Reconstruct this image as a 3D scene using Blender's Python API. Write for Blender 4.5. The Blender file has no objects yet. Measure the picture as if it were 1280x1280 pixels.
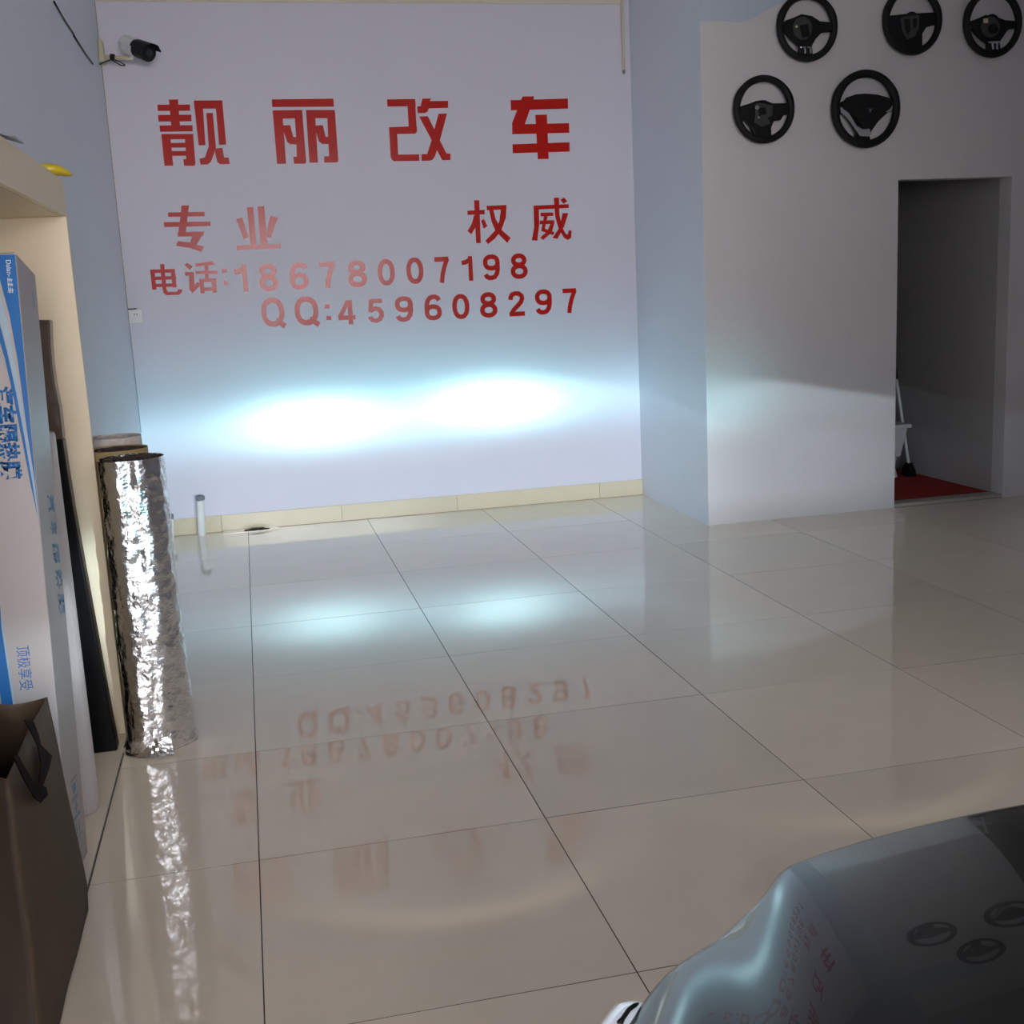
import bpy, bmesh, math, random
from mathutils import Vector, Matrix, noise
random.seed(7)
scn = bpy.context.scene
COL = scn.collection

# ------------------------------------------------------------------ camera
F_PX = 1453.26
CAM = Vector((0.08253, -2.21206, 1.47288))
PITCH, YAW, ROLL = 0.185771, 0.216969, -0.048817
fw = Vector((math.sin(YAW)*math.cos(PITCH), math.cos(YAW)*math.cos(PITCH), -math.sin(PITCH)))
rt0 = Vector((math.cos(YAW), -math.sin(YAW), 0))
up0 = rt0.cross(fw)
rt = rt0*math.cos(ROLL) + up0*math.sin(ROLL)
up = -rt0*math.sin(ROLL) + up0*math.cos(ROLL)
cd = bpy.data.cameras.new('camera'); cam = bpy.data.objects.new('camera', cd); COL.objects.link(cam)
cd.sensor_width = 36; cd.sensor_fit = 'HORIZONTAL'; cd.lens = F_PX/1280*36; cd.clip_start = 0.02
cam.matrix_world = Matrix(((rt.x, up.x, -fw.x, CAM.x), (rt.y, up.y, -fw.y, CAM.y), (rt.z, up.z, -fw.z, CAM.z), (0, 0, 0, 1)))
scn.camera = cam

def hit(px, py, ax, val):
    """photo pixel -> point on the plane (axis ax = val)"""
    d = fw + rt*((px-640)/F_PX) - up*((py-640)/F_PX)
    t = (val-CAM[ax])/d[ax]
    return CAM + d*t

# ------------------------------------------------------------------ exposure, world, daylight
vs = scn.view_settings
vs.view_transform = 'Standard'; vs.look = 'None'; vs.gamma = 1.0; vs.use_curve_mapping = False
vs.exposure = 0.0
scn.cycles.use_denoising = True; scn.cycles.use_adaptive_sampling = False
scn.cycles.max_bounces = 10; scn.cycles.diffuse_bounces = 6; scn.cycles.glossy_bounces = 5
scn.cycles.caustics_reflective = True
scn.cycles.sample_clamp_indirect = 6

w = bpy.data.worlds.new('overcast'); scn.world = w; w.use_nodes = True
bg = w.node_tree.nodes['Background']
bg.inputs[0].default_value = (1.0, 0.965, 0.985, 1); bg.inputs[1].default_value = 20.0

# the shop entrance behind the car (opening in the rear wall)
EX0, EX1, EZ, EY = -0.45, 2.45, 2.85, -6.4
pd = bpy.data.lights.new('entrance_portal', 'AREA'); pd.shape = 'RECTANGLE'; pd.size = EX1-EX0; pd.size_y = EZ
pd.cycles.is_portal = True
po = bpy.data.objects.new('entrance_portal', pd); COL.objects.link(po)
po.location = ((EX0+EX1)/2, EY-0.05, EZ/2); po.rotation_euler = (math.pi/2, 0, 0)

# ------------------------------------------------------------------ node helpers
class X:
    """tiny expression builder for shader math nodes"""
    def __init__(s, nt, sock): s.nt, s.s = nt, sock
    def _m(s, op, *o, clamp=False):
        n = s.nt.nodes.new('ShaderNodeMath'); n.operation = op; n.use_clamp = clamp
        for i, v in enumerate((s,)+o):
            if isinstance(v, X): s.nt.links.new(v.s, n.inputs[i])
            else: n.inputs[i].default_value = v
        return X(s.nt, n.outputs[0])
    def __add__(s, o): return s._m('ADD', o)
    def __sub__(s, o): return s._m('SUBTRACT', o)
    def __mul__(s, o): return s._m('MULTIPLY', o)
    def __truediv__(s, o): return s._m('DIVIDE', o)
    def max(s, o): return s._m('MAXIMUM', o)
    def min(s, o): return s._m('MINIMUM', o)
    def exp(s): return s._m('EXPONENT')
    def abs(s): return s._m('ABSOLUTE')
    def step(s, a, b):
        n = s.nt.nodes.new('ShaderNodeMapRange'); n.interpolation_type = 'SMOOTHSTEP'; n.clamp = True
        s.nt.links.new(s.s, n.inputs[0])
        for i, v in ((1, a), (2, b)):
            if isinstance(v, X): s.nt.links.new(v.s, n.inputs[i])
            else: n.inputs[i].default_value = v
        n.inputs[3].default_value = 0; n.inputs[4].default_value = 1
        return X(s.nt, n.outputs[0])
    def gauss(s, c, sg):
        t = (s-c)/sg
        return (t*t*-0.5).exp()

def mat(name, col, rough=0.5, metal=0.0, coat=0.0, coat_rough=0.03, var=0.0, vscale=6.0, bump=0.0, bscale=60.0,
        spec=0.5, objvar=0.0, sheen=0.0, emis=None, trans=0.0, alpha=1.0, stretch=None):
    m = bpy.data.materials.new(name); m.use_nodes = True
    nt = m.node_tree; b = nt.nodes['Principled BSDF']
    b.inputs['Base Color'].default_value = (*col, 1)
    b.inputs['Roughness'].default_value = rough; b.inputs['Metallic'].default_value = metal
    b.inputs['Coat Weight'].default_value = coat; b.inputs['Coat Roughness'].default_value = coat_rough
    b.inputs['Specular IOR Level'].default_value = spec
    b.inputs['Transmission Weight'].default_value = trans
    b.inputs['Alpha'].default_value = alpha
    if sheen: b.inputs['Sheen Weight'].default_value = sheen
    tc = nt.nodes.new('ShaderNodeTexCoord'); vec = tc.outputs['Object']
    if stretch:
        mp = nt.nodes.new('ShaderNodeMapping'); mp.inputs['Scale'].default_value = stretch
        nt.links.new(vec, mp.inputs[0]); vec = mp.outputs[0]
    if var or objvar:
        mx = nt.nodes.new('ShaderNodeMix'); mx.data_type = 'RGBA'; mx.blend_type = 'MULTIPLY'
        mx.inputs[0].default_value = 1.0; mx.inputs[6].default_value = (*col, 1)
        nz = nt.nodes.new('ShaderNodeTexNoise'); nz.inputs['Scale'].default_value = vscale; nz.inputs['Detail'].default_value = 5
        nt.links.new(vec, nz.inputs['Vector'])
        v = (X(nt, nz.outputs[0])-0.5)*(2*var)+1.0
        if objvar:
            oi = nt.nodes.new('ShaderNodeObjectInfo'); v = v*((X(nt, oi.outputs['Random'])-0.5)*(2*objvar)+1.0)
        cc = nt.nodes.new('ShaderNodeCombineColor')
        for i in range(3): nt.links.new(v.s, cc.inputs[i])
        nt.links.new(cc.outputs[0], mx.inputs[7]); nt.links.new(mx.outputs[2], b.inputs['Base Color'])
    if bump:
        nz = nt.nodes.new('ShaderNodeTexNoise'); nz.inputs['Scale'].default_value = bscale; nz.inputs['Detail'].default_value = 4
        nt.links.new(vec, nz.inputs['Vector'])
        bp = nt.nodes.new('ShaderNodeBump'); bp.inputs['Strength'].default_value = bump; bp.inputs['Distance'].default_value = 0.01
        nt.links.new(nz.outputs[0], bp.inputs['Height']); nt.links.new(bp.outputs[0], b.inputs['Normal'])
        if coat: nt.links.new(bp.outputs[0], b.inputs['Coat Normal'])
    if emis:
        b.inputs['Emission Color'].default_value = (*emis[:3], 1); b.inputs['Emission Strength'].default_value = emis[3]
    return m

M = {}
M['wall'] = mat('white_wall_paint', (0.655, 0.64, 0.72), 0.55, var=0.025, vscale=1.6, bump=0.04, bscale=35)
M['wall_l'] = mat('pale_blue_wall_paint', (0.73, 0.78, 0.86), 0.6, var=0.03, vscale=2.0, bump=0.04, bscale=35)
M['wall_f'] = mat('off_white_wall_paint', (0.66, 0.64, 0.645), 0.38, var=0.03, vscale=1.6, bump=0.03, bscale=30)
M['ceil'] = mat('ceiling_paint', (0.72, 0.71, 0.71), 0.8)
M['tile'] = mat('polished_cream_tile', (0.81, 0.725, 0.59), 0.025, var=0.05, vscale=5.0, bump=0.003, bscale=5, spec=0.75, objvar=0.05)
M['grout'] = mat('dark_grout', (0.06, 0.05, 0.045), 0.9)
M['skirt'] = mat('cream_skirting_tile', (0.66, 0.58, 0.42), 0.16, var=0.04, vscale=9, objvar=0.04)
M['trim'] = mat('cream_trim', (0.66, 0.60, 0.48), 0.5, var=0.05)
M['red'] = mat('red_vinyl', (0.50, 0.017, 0.012), 0.18, var=0.06, vscale=12, bump=0.03, bscale=14, spec=0.2)
M['trim_w'] = mat('off_white_trim', (0.66, 0.63, 0.62), 0.5, var=0.05)
M['white'] = mat('white_plastic', (0.75, 0.75, 0.73), 0.4, var=0.04, vscale=20)
M['cream_plastic'] = mat('yellowed_plastic', (0.58, 0.54, 0.36), 0.45, var=0.08, vscale=30)
M['black'] = mat('black_plastic', (0.006, 0.0055, 0.0065), 0.45, spec=0.3, var=0.2, vscale=40)
M['leather'] = mat('black_leather', (0.006, 0.005, 0.0065), 0.55, spec=0.3, bump=0.15, bscale=250)
M['grey_metal'] = mat('dull_metal', (0.09, 0.09, 0.09), 0.4, 0.7, var=0.3, vscale=60)
M['chrome'] = mat('chrome', (0.6, 0.6, 0.62), 0.15, 1.0)
M['wood'] = mat('cream_melamine_board', (0.78, 0.67, 0.48), 0.42, var=0.05, vscale=5, stretch=(1, 8, 1))
M['foil'] = mat('silver_foil', (0.83, 0.83, 0.84), 0.17, 1.0, bump=0.8, bscale=26)
M['kraft'] = mat('kraft_backing', (0.36, 0.26, 0.11), 0.6, var=0.1, vscale=20)
M['felt'] = mat('brown_insulation', (0.055, 0.035, 0.028), 0.85, var=0.4, vscale=60, bump=0.4, bscale=80)
M['foam'] = mat('white_foam_wrap', (0.60, 0.54, 0.50), 0.55, var=0.25, vscale=35, bump=0.5, bscale=60)
M['carton'] = mat('white_carton', (0.45, 0.42, 0.41), 0.42, var=0.03, vscale=8)
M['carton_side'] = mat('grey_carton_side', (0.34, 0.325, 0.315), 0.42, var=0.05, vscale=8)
M['blue'] = mat('blue_print', (0.012, 0.14, 0.42), 0.35, var=0.06, vscale=10)
M['lblue'] = mat('pale_blue_print', (0.36, 0.50, 0.60), 0.35)
M['ink'] = mat('faded_blue_ink', (0.11, 0.22, 0.36), 0.5)
M['film'] = mat('black_film', (0.003, 0.0028, 0.0035), 0.35, spec=0.15)
M['wrap'] = mat('brown_plastic_wrap', (0.075, 0.05, 0.038), 0.25, var=0.5, vscale=18, bump=0.5, bscale=22)
M['bag'] = mat('brown_paper_bag', (0.078, 0.054, 0.035), 0.65, spec=0.2, var=0.12, vscale=7)
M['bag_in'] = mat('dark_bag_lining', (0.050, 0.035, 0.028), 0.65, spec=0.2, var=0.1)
M['ribbon'] = mat('brown_ribbon', (0.006, 0.0030, 0.0024), 0.7, spec=0.05, bump=0.2, bscale=200)
M['yellow'] = mat('yellow_plastic', (0.60, 0.44, 0.02), 0.3, var=0.15, vscale=25)
M['greyplastic'] = mat('grey_plastic', (0.2, 0.21, 0.25), 0.35, var=0.3, vscale=20)
M['bagplastic'] = mat('crumpled_white_plastic', (0.42, 0.42, 0.45), 0.3, var=0.2, vscale=14, bump=0.6, bscale=18)
M['carpet'] = mat('red_carpet', (0.38, 0.014, 0.008), 0.95, var=0.2, vscale=60, bump=0.5, bscale=300)
M['stone'] = mat('threshold_stone', (0.42, 0.39, 0.34), 0.4, var=0.12, vscale=30)
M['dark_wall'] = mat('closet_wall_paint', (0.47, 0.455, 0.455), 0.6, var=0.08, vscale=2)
M['dark_wall2'] = mat('closet_low_bounce', (0.22, 0.21, 0.20), 0.8, var=0.1, vscale=3)  # closet surfaces coloured darker to cut the bounced light inside
M['ceramic'] = mat('white_ceramic', (0.72, 0.73, 0.74), 0.15, coat=0.5)
M['dirt'] = mat('dark_rubble', (0.035, 0.028, 0.02), 0.9, var=0.4, vscale=50)
M['concrete'] = mat('grey_pavement', (0.32, 0.31, 0.29), 0.85, var=0.12, vscale=1.5)
M['paint'] = mat('grey_metallic_car_paint', (0.0065, 0.0086, 0.0096), 0.26, 0.9, coat=0.48, coat_rough=0.008, var=0.06, vscale=4)
M['lens'] = mat('lit_headlight_lens', (0.75, 0.8, 0.86), 0.08, trans=0.2, coat=1.0, emis=(0.8, 0.86, 1.0, 0.32))
M['glass'] = mat('dark_car_glass', (0.02, 0.025, 0.025), 0.05, coat=1.0)
M['tyre'] = mat('tyre_rubber', (0.015, 0.015, 0.015), 0.75, bump=0.2, bscale=60)
M['alloy'] = mat('wheel_alloy', (0.45, 0.45, 0.46), 0.3, 0.9)
M['patch'] = mat('bluish_tone', (0.50, 0.56, 0.66), 0.6, var=0.04, vscale=3)
M['grey'] = mat('grey_duct', (0.32, 0.33, 0.34), 0.5)

# ------------------------------------------------------------------ object helpers
def tag(o, label=None, cat=None, group=None, kind=None):
    if label: o['label'] = label
    if cat: o['category'] = cat
    if group: o['group'] = group
    if kind: o['kind'] = kind
    return o
def thing(name, label, cat, loc=(0, 0, 0), group=None):
    o = bpy.data.objects.new(name, None); COL.objects.link(o); o.location = loc; o.empty_display_size = 0.05
    return tag(o, label, cat, group)
def obj(name, bm, m, parent=None, smooth=False, bevel=0.0, sub=0, recalc=True):
    if recalc: bmesh.ops.recalc_face_normals(bm, faces=bm.faces)
    me = bpy.data.meshes.new(name); bm.to_mesh(me); bm.free()
    for mm in (m if isinstance(m, (list, tuple)) else (m,)): me.materials.append(mm)
    o = bpy.data.objects.new(name, me); COL.objects.link(o)
    if smooth:
        for p in me.polygons: p.use_smooth = True
    if bevel:
        b = o.modifiers.new('bevel', 'BEVEL'); b.width = bevel; b.segments = 2; b.limit_method = 'ANGLE'; b.angle_limit = math.radians(40)
    if sub:
        s = o.modifiers.new('sub', 'SUBSURF'); s.levels = sub; s.render_levels = sub
    if parent:
        o.parent = parent
        o.matrix_parent_inverse = pinv(parent)
    return o
def pinv(p):
    return Matrix.Translation(p.location).inverted() if p.type == 'EMPTY' else Matrix()
def NB(): return bmesh.new()
def box(bm, x0, x1, y0, y1, z0, z1, mi=0):
    v = [bm.verts.new((x, y, z)) for x in (x0, x1) for y in (y0, y1) for z in (z0, z1)]
    for f in ((0, 1, 3, 2), (4, 6, 7, 5), (0, 4, 5, 1), (2, 3, 7, 6), (0, 2, 6, 4), (1, 5, 7, 3)):
        bm.faces.new([v[i] for i in f]).material_index = mi
    return bm
def prism(bm, pts, off, mi=0):
    """pts: 3D outline (may be concave); off: extrusion vector"""
    off = Vector(off)
    a = [bm.verts.new(p) for p in pts]; b = [bm.verts.new(Vector(p)+off) for p in pts]
    n = len(a)
    fs = [bm.faces.new(a), bm.faces.new(b[::-1])]
    for i in range(n): bm.faces.new((a[i], b[i], b[(i+1) % n], a[(i+1) % n])).material_index = mi
    for f in fs: f.material_index = mi
    for f in fs: f.normal_update()
    bmesh.ops.triangulate(bm, faces=fs)
    return bm
def tube(bm, pts, r, seg=10, cap=True):
    pts = [Vector(p) for p in pts]; rings = []
    rr = r if isinstance(r, (list, tuple)) else [r]*len(pts)
    prev = None
    for i, p in enumerate(pts):
        d = (pts[min(i+1, len(pts)-1)]-pts[max(i-1, 0)]).normalized()
        if prev is None: prev = d.orthogonal().normalized()
        a = (prev-d*prev.dot(d)).normalized(); prev = a; b = d.cross(a)
        rings.append([bm.verts.new(p+(a*math.cos(t)+b*math.sin(t))*rr[i]) for t in [2*math.pi*k/seg for k in range(seg)]])
    for q, s in zip(rings, rings[1:]):
        for k in range(seg): bm.faces.new((q[k], q[(k+1) % seg], s[(k+1) % seg], s[k]))
    if cap: bm.faces.new(rings[0][::-1]); bm.faces.new(rings[-1])
    return bm
def lathe(bm, prof, c=(0, 0, 0), seg=24, cap=True):
    c = Vector(c); rings = []
    for r, z in prof: rings.append([bm.verts.new(c+Vector((r*math.cos(t), r*math.sin(t), z))) for t in [2*math.pi*k/seg for k in range(seg)]])
    for q, s in zip(rings, rings[1:]):
        for k in range(seg): bm.faces.new((q[k], q[(k+1) % seg], s[(k+1) % seg], s[k]))
    if cap: bm.faces.new(rings[0][::-1]); bm.faces.new(rings[-1])
    return bm
def lerp(a, b, t): return a+(b-a)*t
def interp(tab, x):
    """smooth (Catmull-Rom style) table interpolation"""
    n = len(tab)
    if x <= tab[0][0]: return tab[0][1]
    if x >= tab[-1][0]: return tab[-1][1]
    for i in range(n-1):
        if tab[i][0] <= x <= tab[i+1][0]:
            x0, y0 = tab[i]; x1, y1 = tab[i+1]
            def sl(k):
                if k == 0: return (tab[1][1]-tab[0][1])/(tab[1][0]-tab[0][0])
                if k == n-1: return (tab[-1][1]-tab[-2][1])/(tab[-1][0]-tab[-2][0])
                return (tab[k+1][1]-tab[k-1][1])/(tab[k+1][0]-tab[k-1][0])
            h = x1-x0; t = (x-x0)/h; m0 = sl(i)*h; m1 = sl(i+1)*h
            return (2*t**3-3*t*t+1)*y0+(t**3-2*t*t+t)*m0+(-2*t**3+3*t*t)*y1+(t**3-t*t)*m1

# ------------------------------------------------------------------ the room
XL, YB, XP, YF = -0.622, 5.665, 2.79, 4.42      # left wall, back wall, pillar side, front face of the pillar wall
XR, ZC = 5.6, 3.62
DX0, DX1, DZ = 4.06, 4.847, 2.04                # doorway
def struct(name, bm, m, parent=None, bevel=0.0):
    o = obj(name, bm, m, parent, bevel=bevel); tag(o, kind='structure'); return o
struct('wall_back', box(NB(), XL-0.1, XP+0.12, YB, YB+0.15, -0.05, ZC), M['wall'])
b = NB(); box(b, XL-0.15, XL, 1.95, YB, -0.05, ZC); struct('wall_left', b, M['wall_l'])
b = NB(); box(b, XL-0.45, XL-0.30, EY, 1.95, -0.05, ZC); box(b, XL-0.30, XL-0.15, 1.95, 2.10, -0.05, ZC); struct('wall_recess', b, M['wall_l'])
b = NB(); box(b, XP, XP+0.12, YF+0.12, YB, -0.05, ZC); box(b, XP-0.0015, XP-0.0001, YF+0.0005, YB, -0.001, ZC); struct('wall_pillar', b, M['wall_l'])
b = NB(); box(b, XP, DX0, YF, YF+0.12, -0.05, ZC); box(b, DX0, DX1, YF, YF+0.12, DZ, ZC); box(b, DX1, XR+0.1, YF, YF+0.12, -0.05, ZC)
struct('wall_front', b, M['wall_f'])
struct('wall_right', box(NB(), XR, XR+0.15, EY, YF, -0.05, ZC), M['wall'])
b = NB(); box(b, XL-0.45, EX0, EY-0.15, EY, -0.05, ZC); box(b, EX1, XR+0.15, EY-0.15, EY, -0.05, ZC); box(b, EX0, EX1, EY-0.15, EY, EZ, ZC)
struct('wall_rear', b, M['wall'])
struct('wall_light_blocker', box(NB(), 2.5, 2.65, EY, -0.75, -0.005, ZC), M['wall'])  # unseen wall added to keep entrance daylight off the front wall's right side
struct('ceiling', box(NB(), XL-0.6, XR+0.15, EY-0.15, 6.5, ZC, ZC+0.12), M['ceil'])
struct('ground', box(NB(), -9, 12, EY-16, EY-0.151, -0.12, -0.02), M['concrete'])
# closet behind the doorway
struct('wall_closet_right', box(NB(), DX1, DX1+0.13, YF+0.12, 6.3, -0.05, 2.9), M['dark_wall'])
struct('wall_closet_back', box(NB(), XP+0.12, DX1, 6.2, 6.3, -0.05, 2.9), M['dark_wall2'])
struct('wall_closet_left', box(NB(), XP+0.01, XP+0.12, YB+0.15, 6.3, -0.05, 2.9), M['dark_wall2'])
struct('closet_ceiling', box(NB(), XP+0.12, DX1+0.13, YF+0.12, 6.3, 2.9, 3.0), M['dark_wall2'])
struct('carpet_floor', box(NB(), XP+0.13, DX1-0.001, YF+0.121, 6.2, 0.0, 0.018), M['carpet'])
struct('threshold', box(NB(), DX0+0.001, DX1-0.001, YF+0.005, YF+0.12, 0.0, 0.022), M['stone'], bevel=0.003)
# a pale bluish patch above the corner of the front wall
pts = [hit(x, y, 1, YF) for x, y in ((875, 27), (900, 26.5), (925, 28), (938, 25), (952, 17), (968, 8), (988, -2), (1000, -14), (1004, -40), (873, -40))]
tag(obj('bluish_patch', prism(NB(), [p+Vector((0, -0.0006, 0)) for p in pts], (0, 0.0012, 0)), M['patch']), kind='structure')

# floor: slab with single polished tiles
fl = struct('floor', box(NB(), XL-0.3, XR, EY-0.15, YB, -0.06, -0.0008), M['grout'])
TS, G = 0.8, 0.0016
tile_mesh = {}
def tile(x0, x1, y0, y1):
    key = (round(x1-x0, 4), round(y1-y0, 4))
    hx, hy = (x1-x0)/2-G, (y1-y0)/2-G
    if key not in tile_mesh:
        o = obj('tile', box(NB(), -hx, hx, -hy, hy, -0.0007, 0), M['tile'])
        tile_mesh[key] = o.data
    else:
        o = bpy.data.objects.new('tile', tile_mesh[key]); COL.objects.link(o)
    o.location = ((x0+x1)/2, (y0+y1)/2, 0.0)
    o.rotation_euler = (random.uniform(-1, 1)*0.0006, random.uniform(-1, 1)*0.0005, 0)
    o.parent = fl
xs = [XL] + [i*TS for i in range(0, 8)]
ys = [i*TS for i in range(-8, 8)] + [YB]
for i in range(len(xs)-1):
    for j in range(len(ys)-1):
        x0, x1, y0, y1 = xs[i], xs[i+1], ys[j], ys[j+1]
        if x0 >= 2.39 and y1 > YF:
            if x0 < 2.5:
                if y0 < YF < y1: tile(x0, XP, YF, y1)
                elif y0 >= YF: tile(x0, XP, y0, y1)
                if y0 < YF: tile(x0, x1, y0, YF)
            elif y0 < YF: tile(x0, x1, y0, YF)
            continue
        tile(x0, x1, y0, y1)

# skirting of the back wall, tile by tile
sk = bpy.data.objects.new('baseboard_back', None); COL.objects.link(sk); tag(sk, kind='structure')
for x0, x1 in ((XL, -0.17), (-0.17, 0.63), (0.63, 1.43), (1.43, 2.465), (2.465, XP)):
    obj('skirting_tile', box(NB(), x0+0.0008, x1-0.0008, YB-0.011, YB-0.0005, 0.0015, 0.112), M['skirt'], sk, bevel=0.0015)
# trims of the back wall
struct('trim_1', box(NB(), XL+0.004, 2.74, YB-0.012, YB, 3.335, 3.40), M['trim'], bevel=0.003)
struct('trim_2', box(NB(), XL+0.004, XL+0.014, YB-0.004, YB, 1.51, 3.335), M['trim_w'])
struct('trim_3', box(NB(), XL+0.0002, XL+0.004, YB-0.002, YB, 0.7, 3.335), M['greyplastic'])

# ------------------------------------------------------------------ red vinyl lettering on the back wall
TH = 0.0012
RED_GROUP = 'red lettering on the white back wall'
def px_poly(pts, ox, oy, sc, ax, val): return [hit(ox+x/sc, oy+y/sc, ax, val) for x, y in pts]
def glyph(label, ox, oy, sc, polys, name='wall_character'):
    bm = NB()
    for i, p in enumerate(polys): prism(bm, px_poly(p, ox, oy, sc, 1, YB), (0, -TH-0.00006*i, 0))
    return tag(obj(name, bm, M['red']), label, 'lettering', RED_GROUP)
K = 11.636
glyph('big red vinyl character 靓, first of the top row on the wall', 190, 110, K, [
    [(78, 243), (553, 240), (555, 332), (85, 335)], [(88, 392), (572, 388), (575, 485), (95, 490)], [(110, 545), (590, 540), (592, 632), (118, 637)],
    [(245, 168), (378, 165), (412, 600), (285, 600)],
    [(135, 670), (262, 670), (310, 1130), (180, 1132)], [(475, 668), (598, 668), (632, 1100), (615, 1132), (505, 1132)],
    [(135, 670), (598, 668), (602, 745), (142, 747)], [(240, 800), (530, 795), (535, 867), (250, 869)], [(260, 918), (530, 915), (530, 985), (265, 988)],
    [(455, 1035), (610, 1035), (622, 1132), (468, 1132)],
    [(608, 182), (1022, 180), (1030, 300), (618, 302)], [(608, 182), (735, 182), (778, 832), (678, 835)], [(918, 180), (1022, 180), (1080, 825), (975, 828)],
    [(790, 365), (885, 362), (930, 870), (900, 960), (860, 1070), (810, 1112), (705, 1115), (690, 1030), (770, 1010), (825, 850)],
    [(925, 880), (1025, 870), (1050, 1015), (1115, 1010), (1132, 1105), (1000, 1110), (950, 1080), (915, 930)]])
glyph('big red vinyl character 丽, second of the top row on the wall', 330, 110, K, [
    [(112, 165), (1010, 155), (1018, 272), (120, 278)],
    [(125, 325), (555, 320), (565, 440), (135, 450)], [(125, 325), (265, 325), (322, 1102), (190, 1105)], [(440, 320), (555, 320), (615, 1080), (590, 1100), (480, 1100), (470, 760)],
    [(425, 1000), (600, 990), (608, 1090), (590, 1102), (435, 1102)], [(240, 545), (380, 540), (425, 710), (480, 720), (490, 820), (385, 820), (340, 790), (275, 600)],
    [(610, 320), (1030, 320), (1040, 438), (620, 440)], [(610, 320), (740, 320), (785, 1085), (660, 1088)], [(915, 320), (1030, 320), (1082, 1060), (1065, 1082), (950, 1085), (935, 760)],
    [(875, 995), (1070, 985), (1075, 1060), (1062, 1082), (875, 1085)], [(715, 548), (855, 540), (895, 705), (945, 715), (955, 815), (850, 815), (800, 780), (745, 600)]])
glyph('big red vinyl character 改, third of the top row on the wall', 475, 110, K, [
    [(100, 165), (510, 160), (520, 265), (108, 272)], [(395, 165), (510, 160), (535, 640), (420, 640)], [(130, 570), (535, 555), (537, 640), (510, 665), (135, 672)],
    [(130, 570), (245, 570), (265, 1000), (155, 1010)], [(155, 970), (570, 965), (572, 1060), (200, 1065), (165, 1030)],
    [(618, 155), (745, 152), (725, 190), (990, 187), (990, 290), (710, 297), (690, 345), (650, 365), (550, 365), (540, 268), (590, 265)],
    [(570, 415), (695, 410), (965, 950), (1025, 955), (1025, 1048), (905, 1050)],
    [(850, 375), (975, 370), (870, 770), (800, 990), (770, 1040), (730, 1058), (605, 1060), (600, 965), (685, 960), (740, 790)]])
glyph('big red vinyl character 车, last of the top row on the wall', 630, 110, 12.8, [
    [(105, 195), (1022, 168), (1025, 330), (110, 358)], [(300, 135), (480, 132), (470, 230), (250, 230)],
    [(230, 300), (430, 300), (330, 590), (130, 600), (128, 560)], [(130, 585), (1040, 562), (1045, 718), (130, 740)],
    [(135, 900), (1048, 868), (1050, 1018), (140, 1045)], [(500, 430), (685, 425), (715, 1135), (540, 1138)]])
glyph('smaller red vinyl character 专, first of the second row', 195, 245, 7.529, [
    [(112, 155), (455, 148), (458, 190), (115, 197)], [(75, 247), (512, 240), (513, 283), (78, 293)], [(240, 90), (310, 88), (280, 345), (285, 380), (205, 382), (230, 200)],
    [(205, 342), (455, 333), (440, 380), (205, 382)], [(350, 340), (455, 333), (380, 465), (320, 450)], [(205, 425), (300, 435), (450, 475), (430, 528), (320, 490), (188, 470)]])
glyph('smaller red vinyl character 业 with pale sheen, second of the second row', 195, 245, 7.529, [
    [(755, 218), (810, 200), (870, 390), (825, 405)], [(855, 105), (915, 103), (945, 480), (890, 480)], [(955, 97), (1018, 95), (1050, 480), (985, 480)],
    [(1075, 185), (1145, 205), (1080, 395), (1035, 385)], [(762, 465), (1172, 450), (1172, 492), (762, 510)]])
glyph('smaller red vinyl character 权, third of the second row', 575, 240, 8.533, [
    [(150, 88), (205, 88), (222, 545), (172, 545)], [(78, 200), (262, 190), (265, 238), (80, 245)], [(150, 245), (190, 280), (170, 370), (120, 452), (80, 415), (125, 340)],
    [(225, 305), (255, 288), (292, 365), (252, 392)], [(282, 148), (495, 138), (495, 185), (288, 196)],
    [(310, 190), (355, 190), (380, 290), (440, 400), (540, 490), (505, 543), (380, 420), (335, 310)], [(435, 185), (495, 150), (490, 270), (440, 410), (370, 500), (300, 555), (270, 520), (370, 415), (420, 310)]])
glyph('smaller red vinyl character 威, last of the second row', 575, 240, 8.533, [
    [(785, 145), (1160, 130), (1160, 170), (790, 190)], [(785, 145), (840, 145), (845, 350), (825, 520), (765, 515), (790, 380)],
    [(1000, 62), (1055, 60), (1060, 240), (1090, 380), (1130, 450), (1150, 455), (1160, 405), (1190, 412), (1185, 490), (1150, 512), (1110, 490), (1050, 390), (1015, 260)],
    [(1070, 85), (1110, 58), (1145, 100), (1105, 125)], [(1095, 225), (1155, 225), (1110, 370), (1040, 500), (985, 490), (1060, 380)],
    [(860, 220), (995, 218), (995, 255), (860, 262)], [(850, 305), (1005, 300), (1005, 340), (850, 345)], [(895, 260), (935, 260), (905, 390), (1010, 430), (990, 460), (865, 415)],
    [(965, 335), (1005, 335), (980, 430), (885, 512), (855, 485), (930, 420)]])
glyph('red vinyl character 电 opening the telephone line', 180, 315, 10.667, [
    [(80, 235), (410, 225), (415, 275), (85, 280)], [(80, 235), (140, 235), (168, 500), (110, 503)], [(350, 228), (410, 225), (437, 470), (385, 475)],
    [(95, 330), (425, 320), (428, 365), (100, 375)], [(105, 425), (430, 418), (435, 462), (110, 470)],
    [(212, 162), (270, 162), (300, 500), (320, 530), (440, 530), (455, 495), (512, 500), (500, 545), (465, 572), (300, 575), (260, 545), (245, 480)]])
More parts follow.
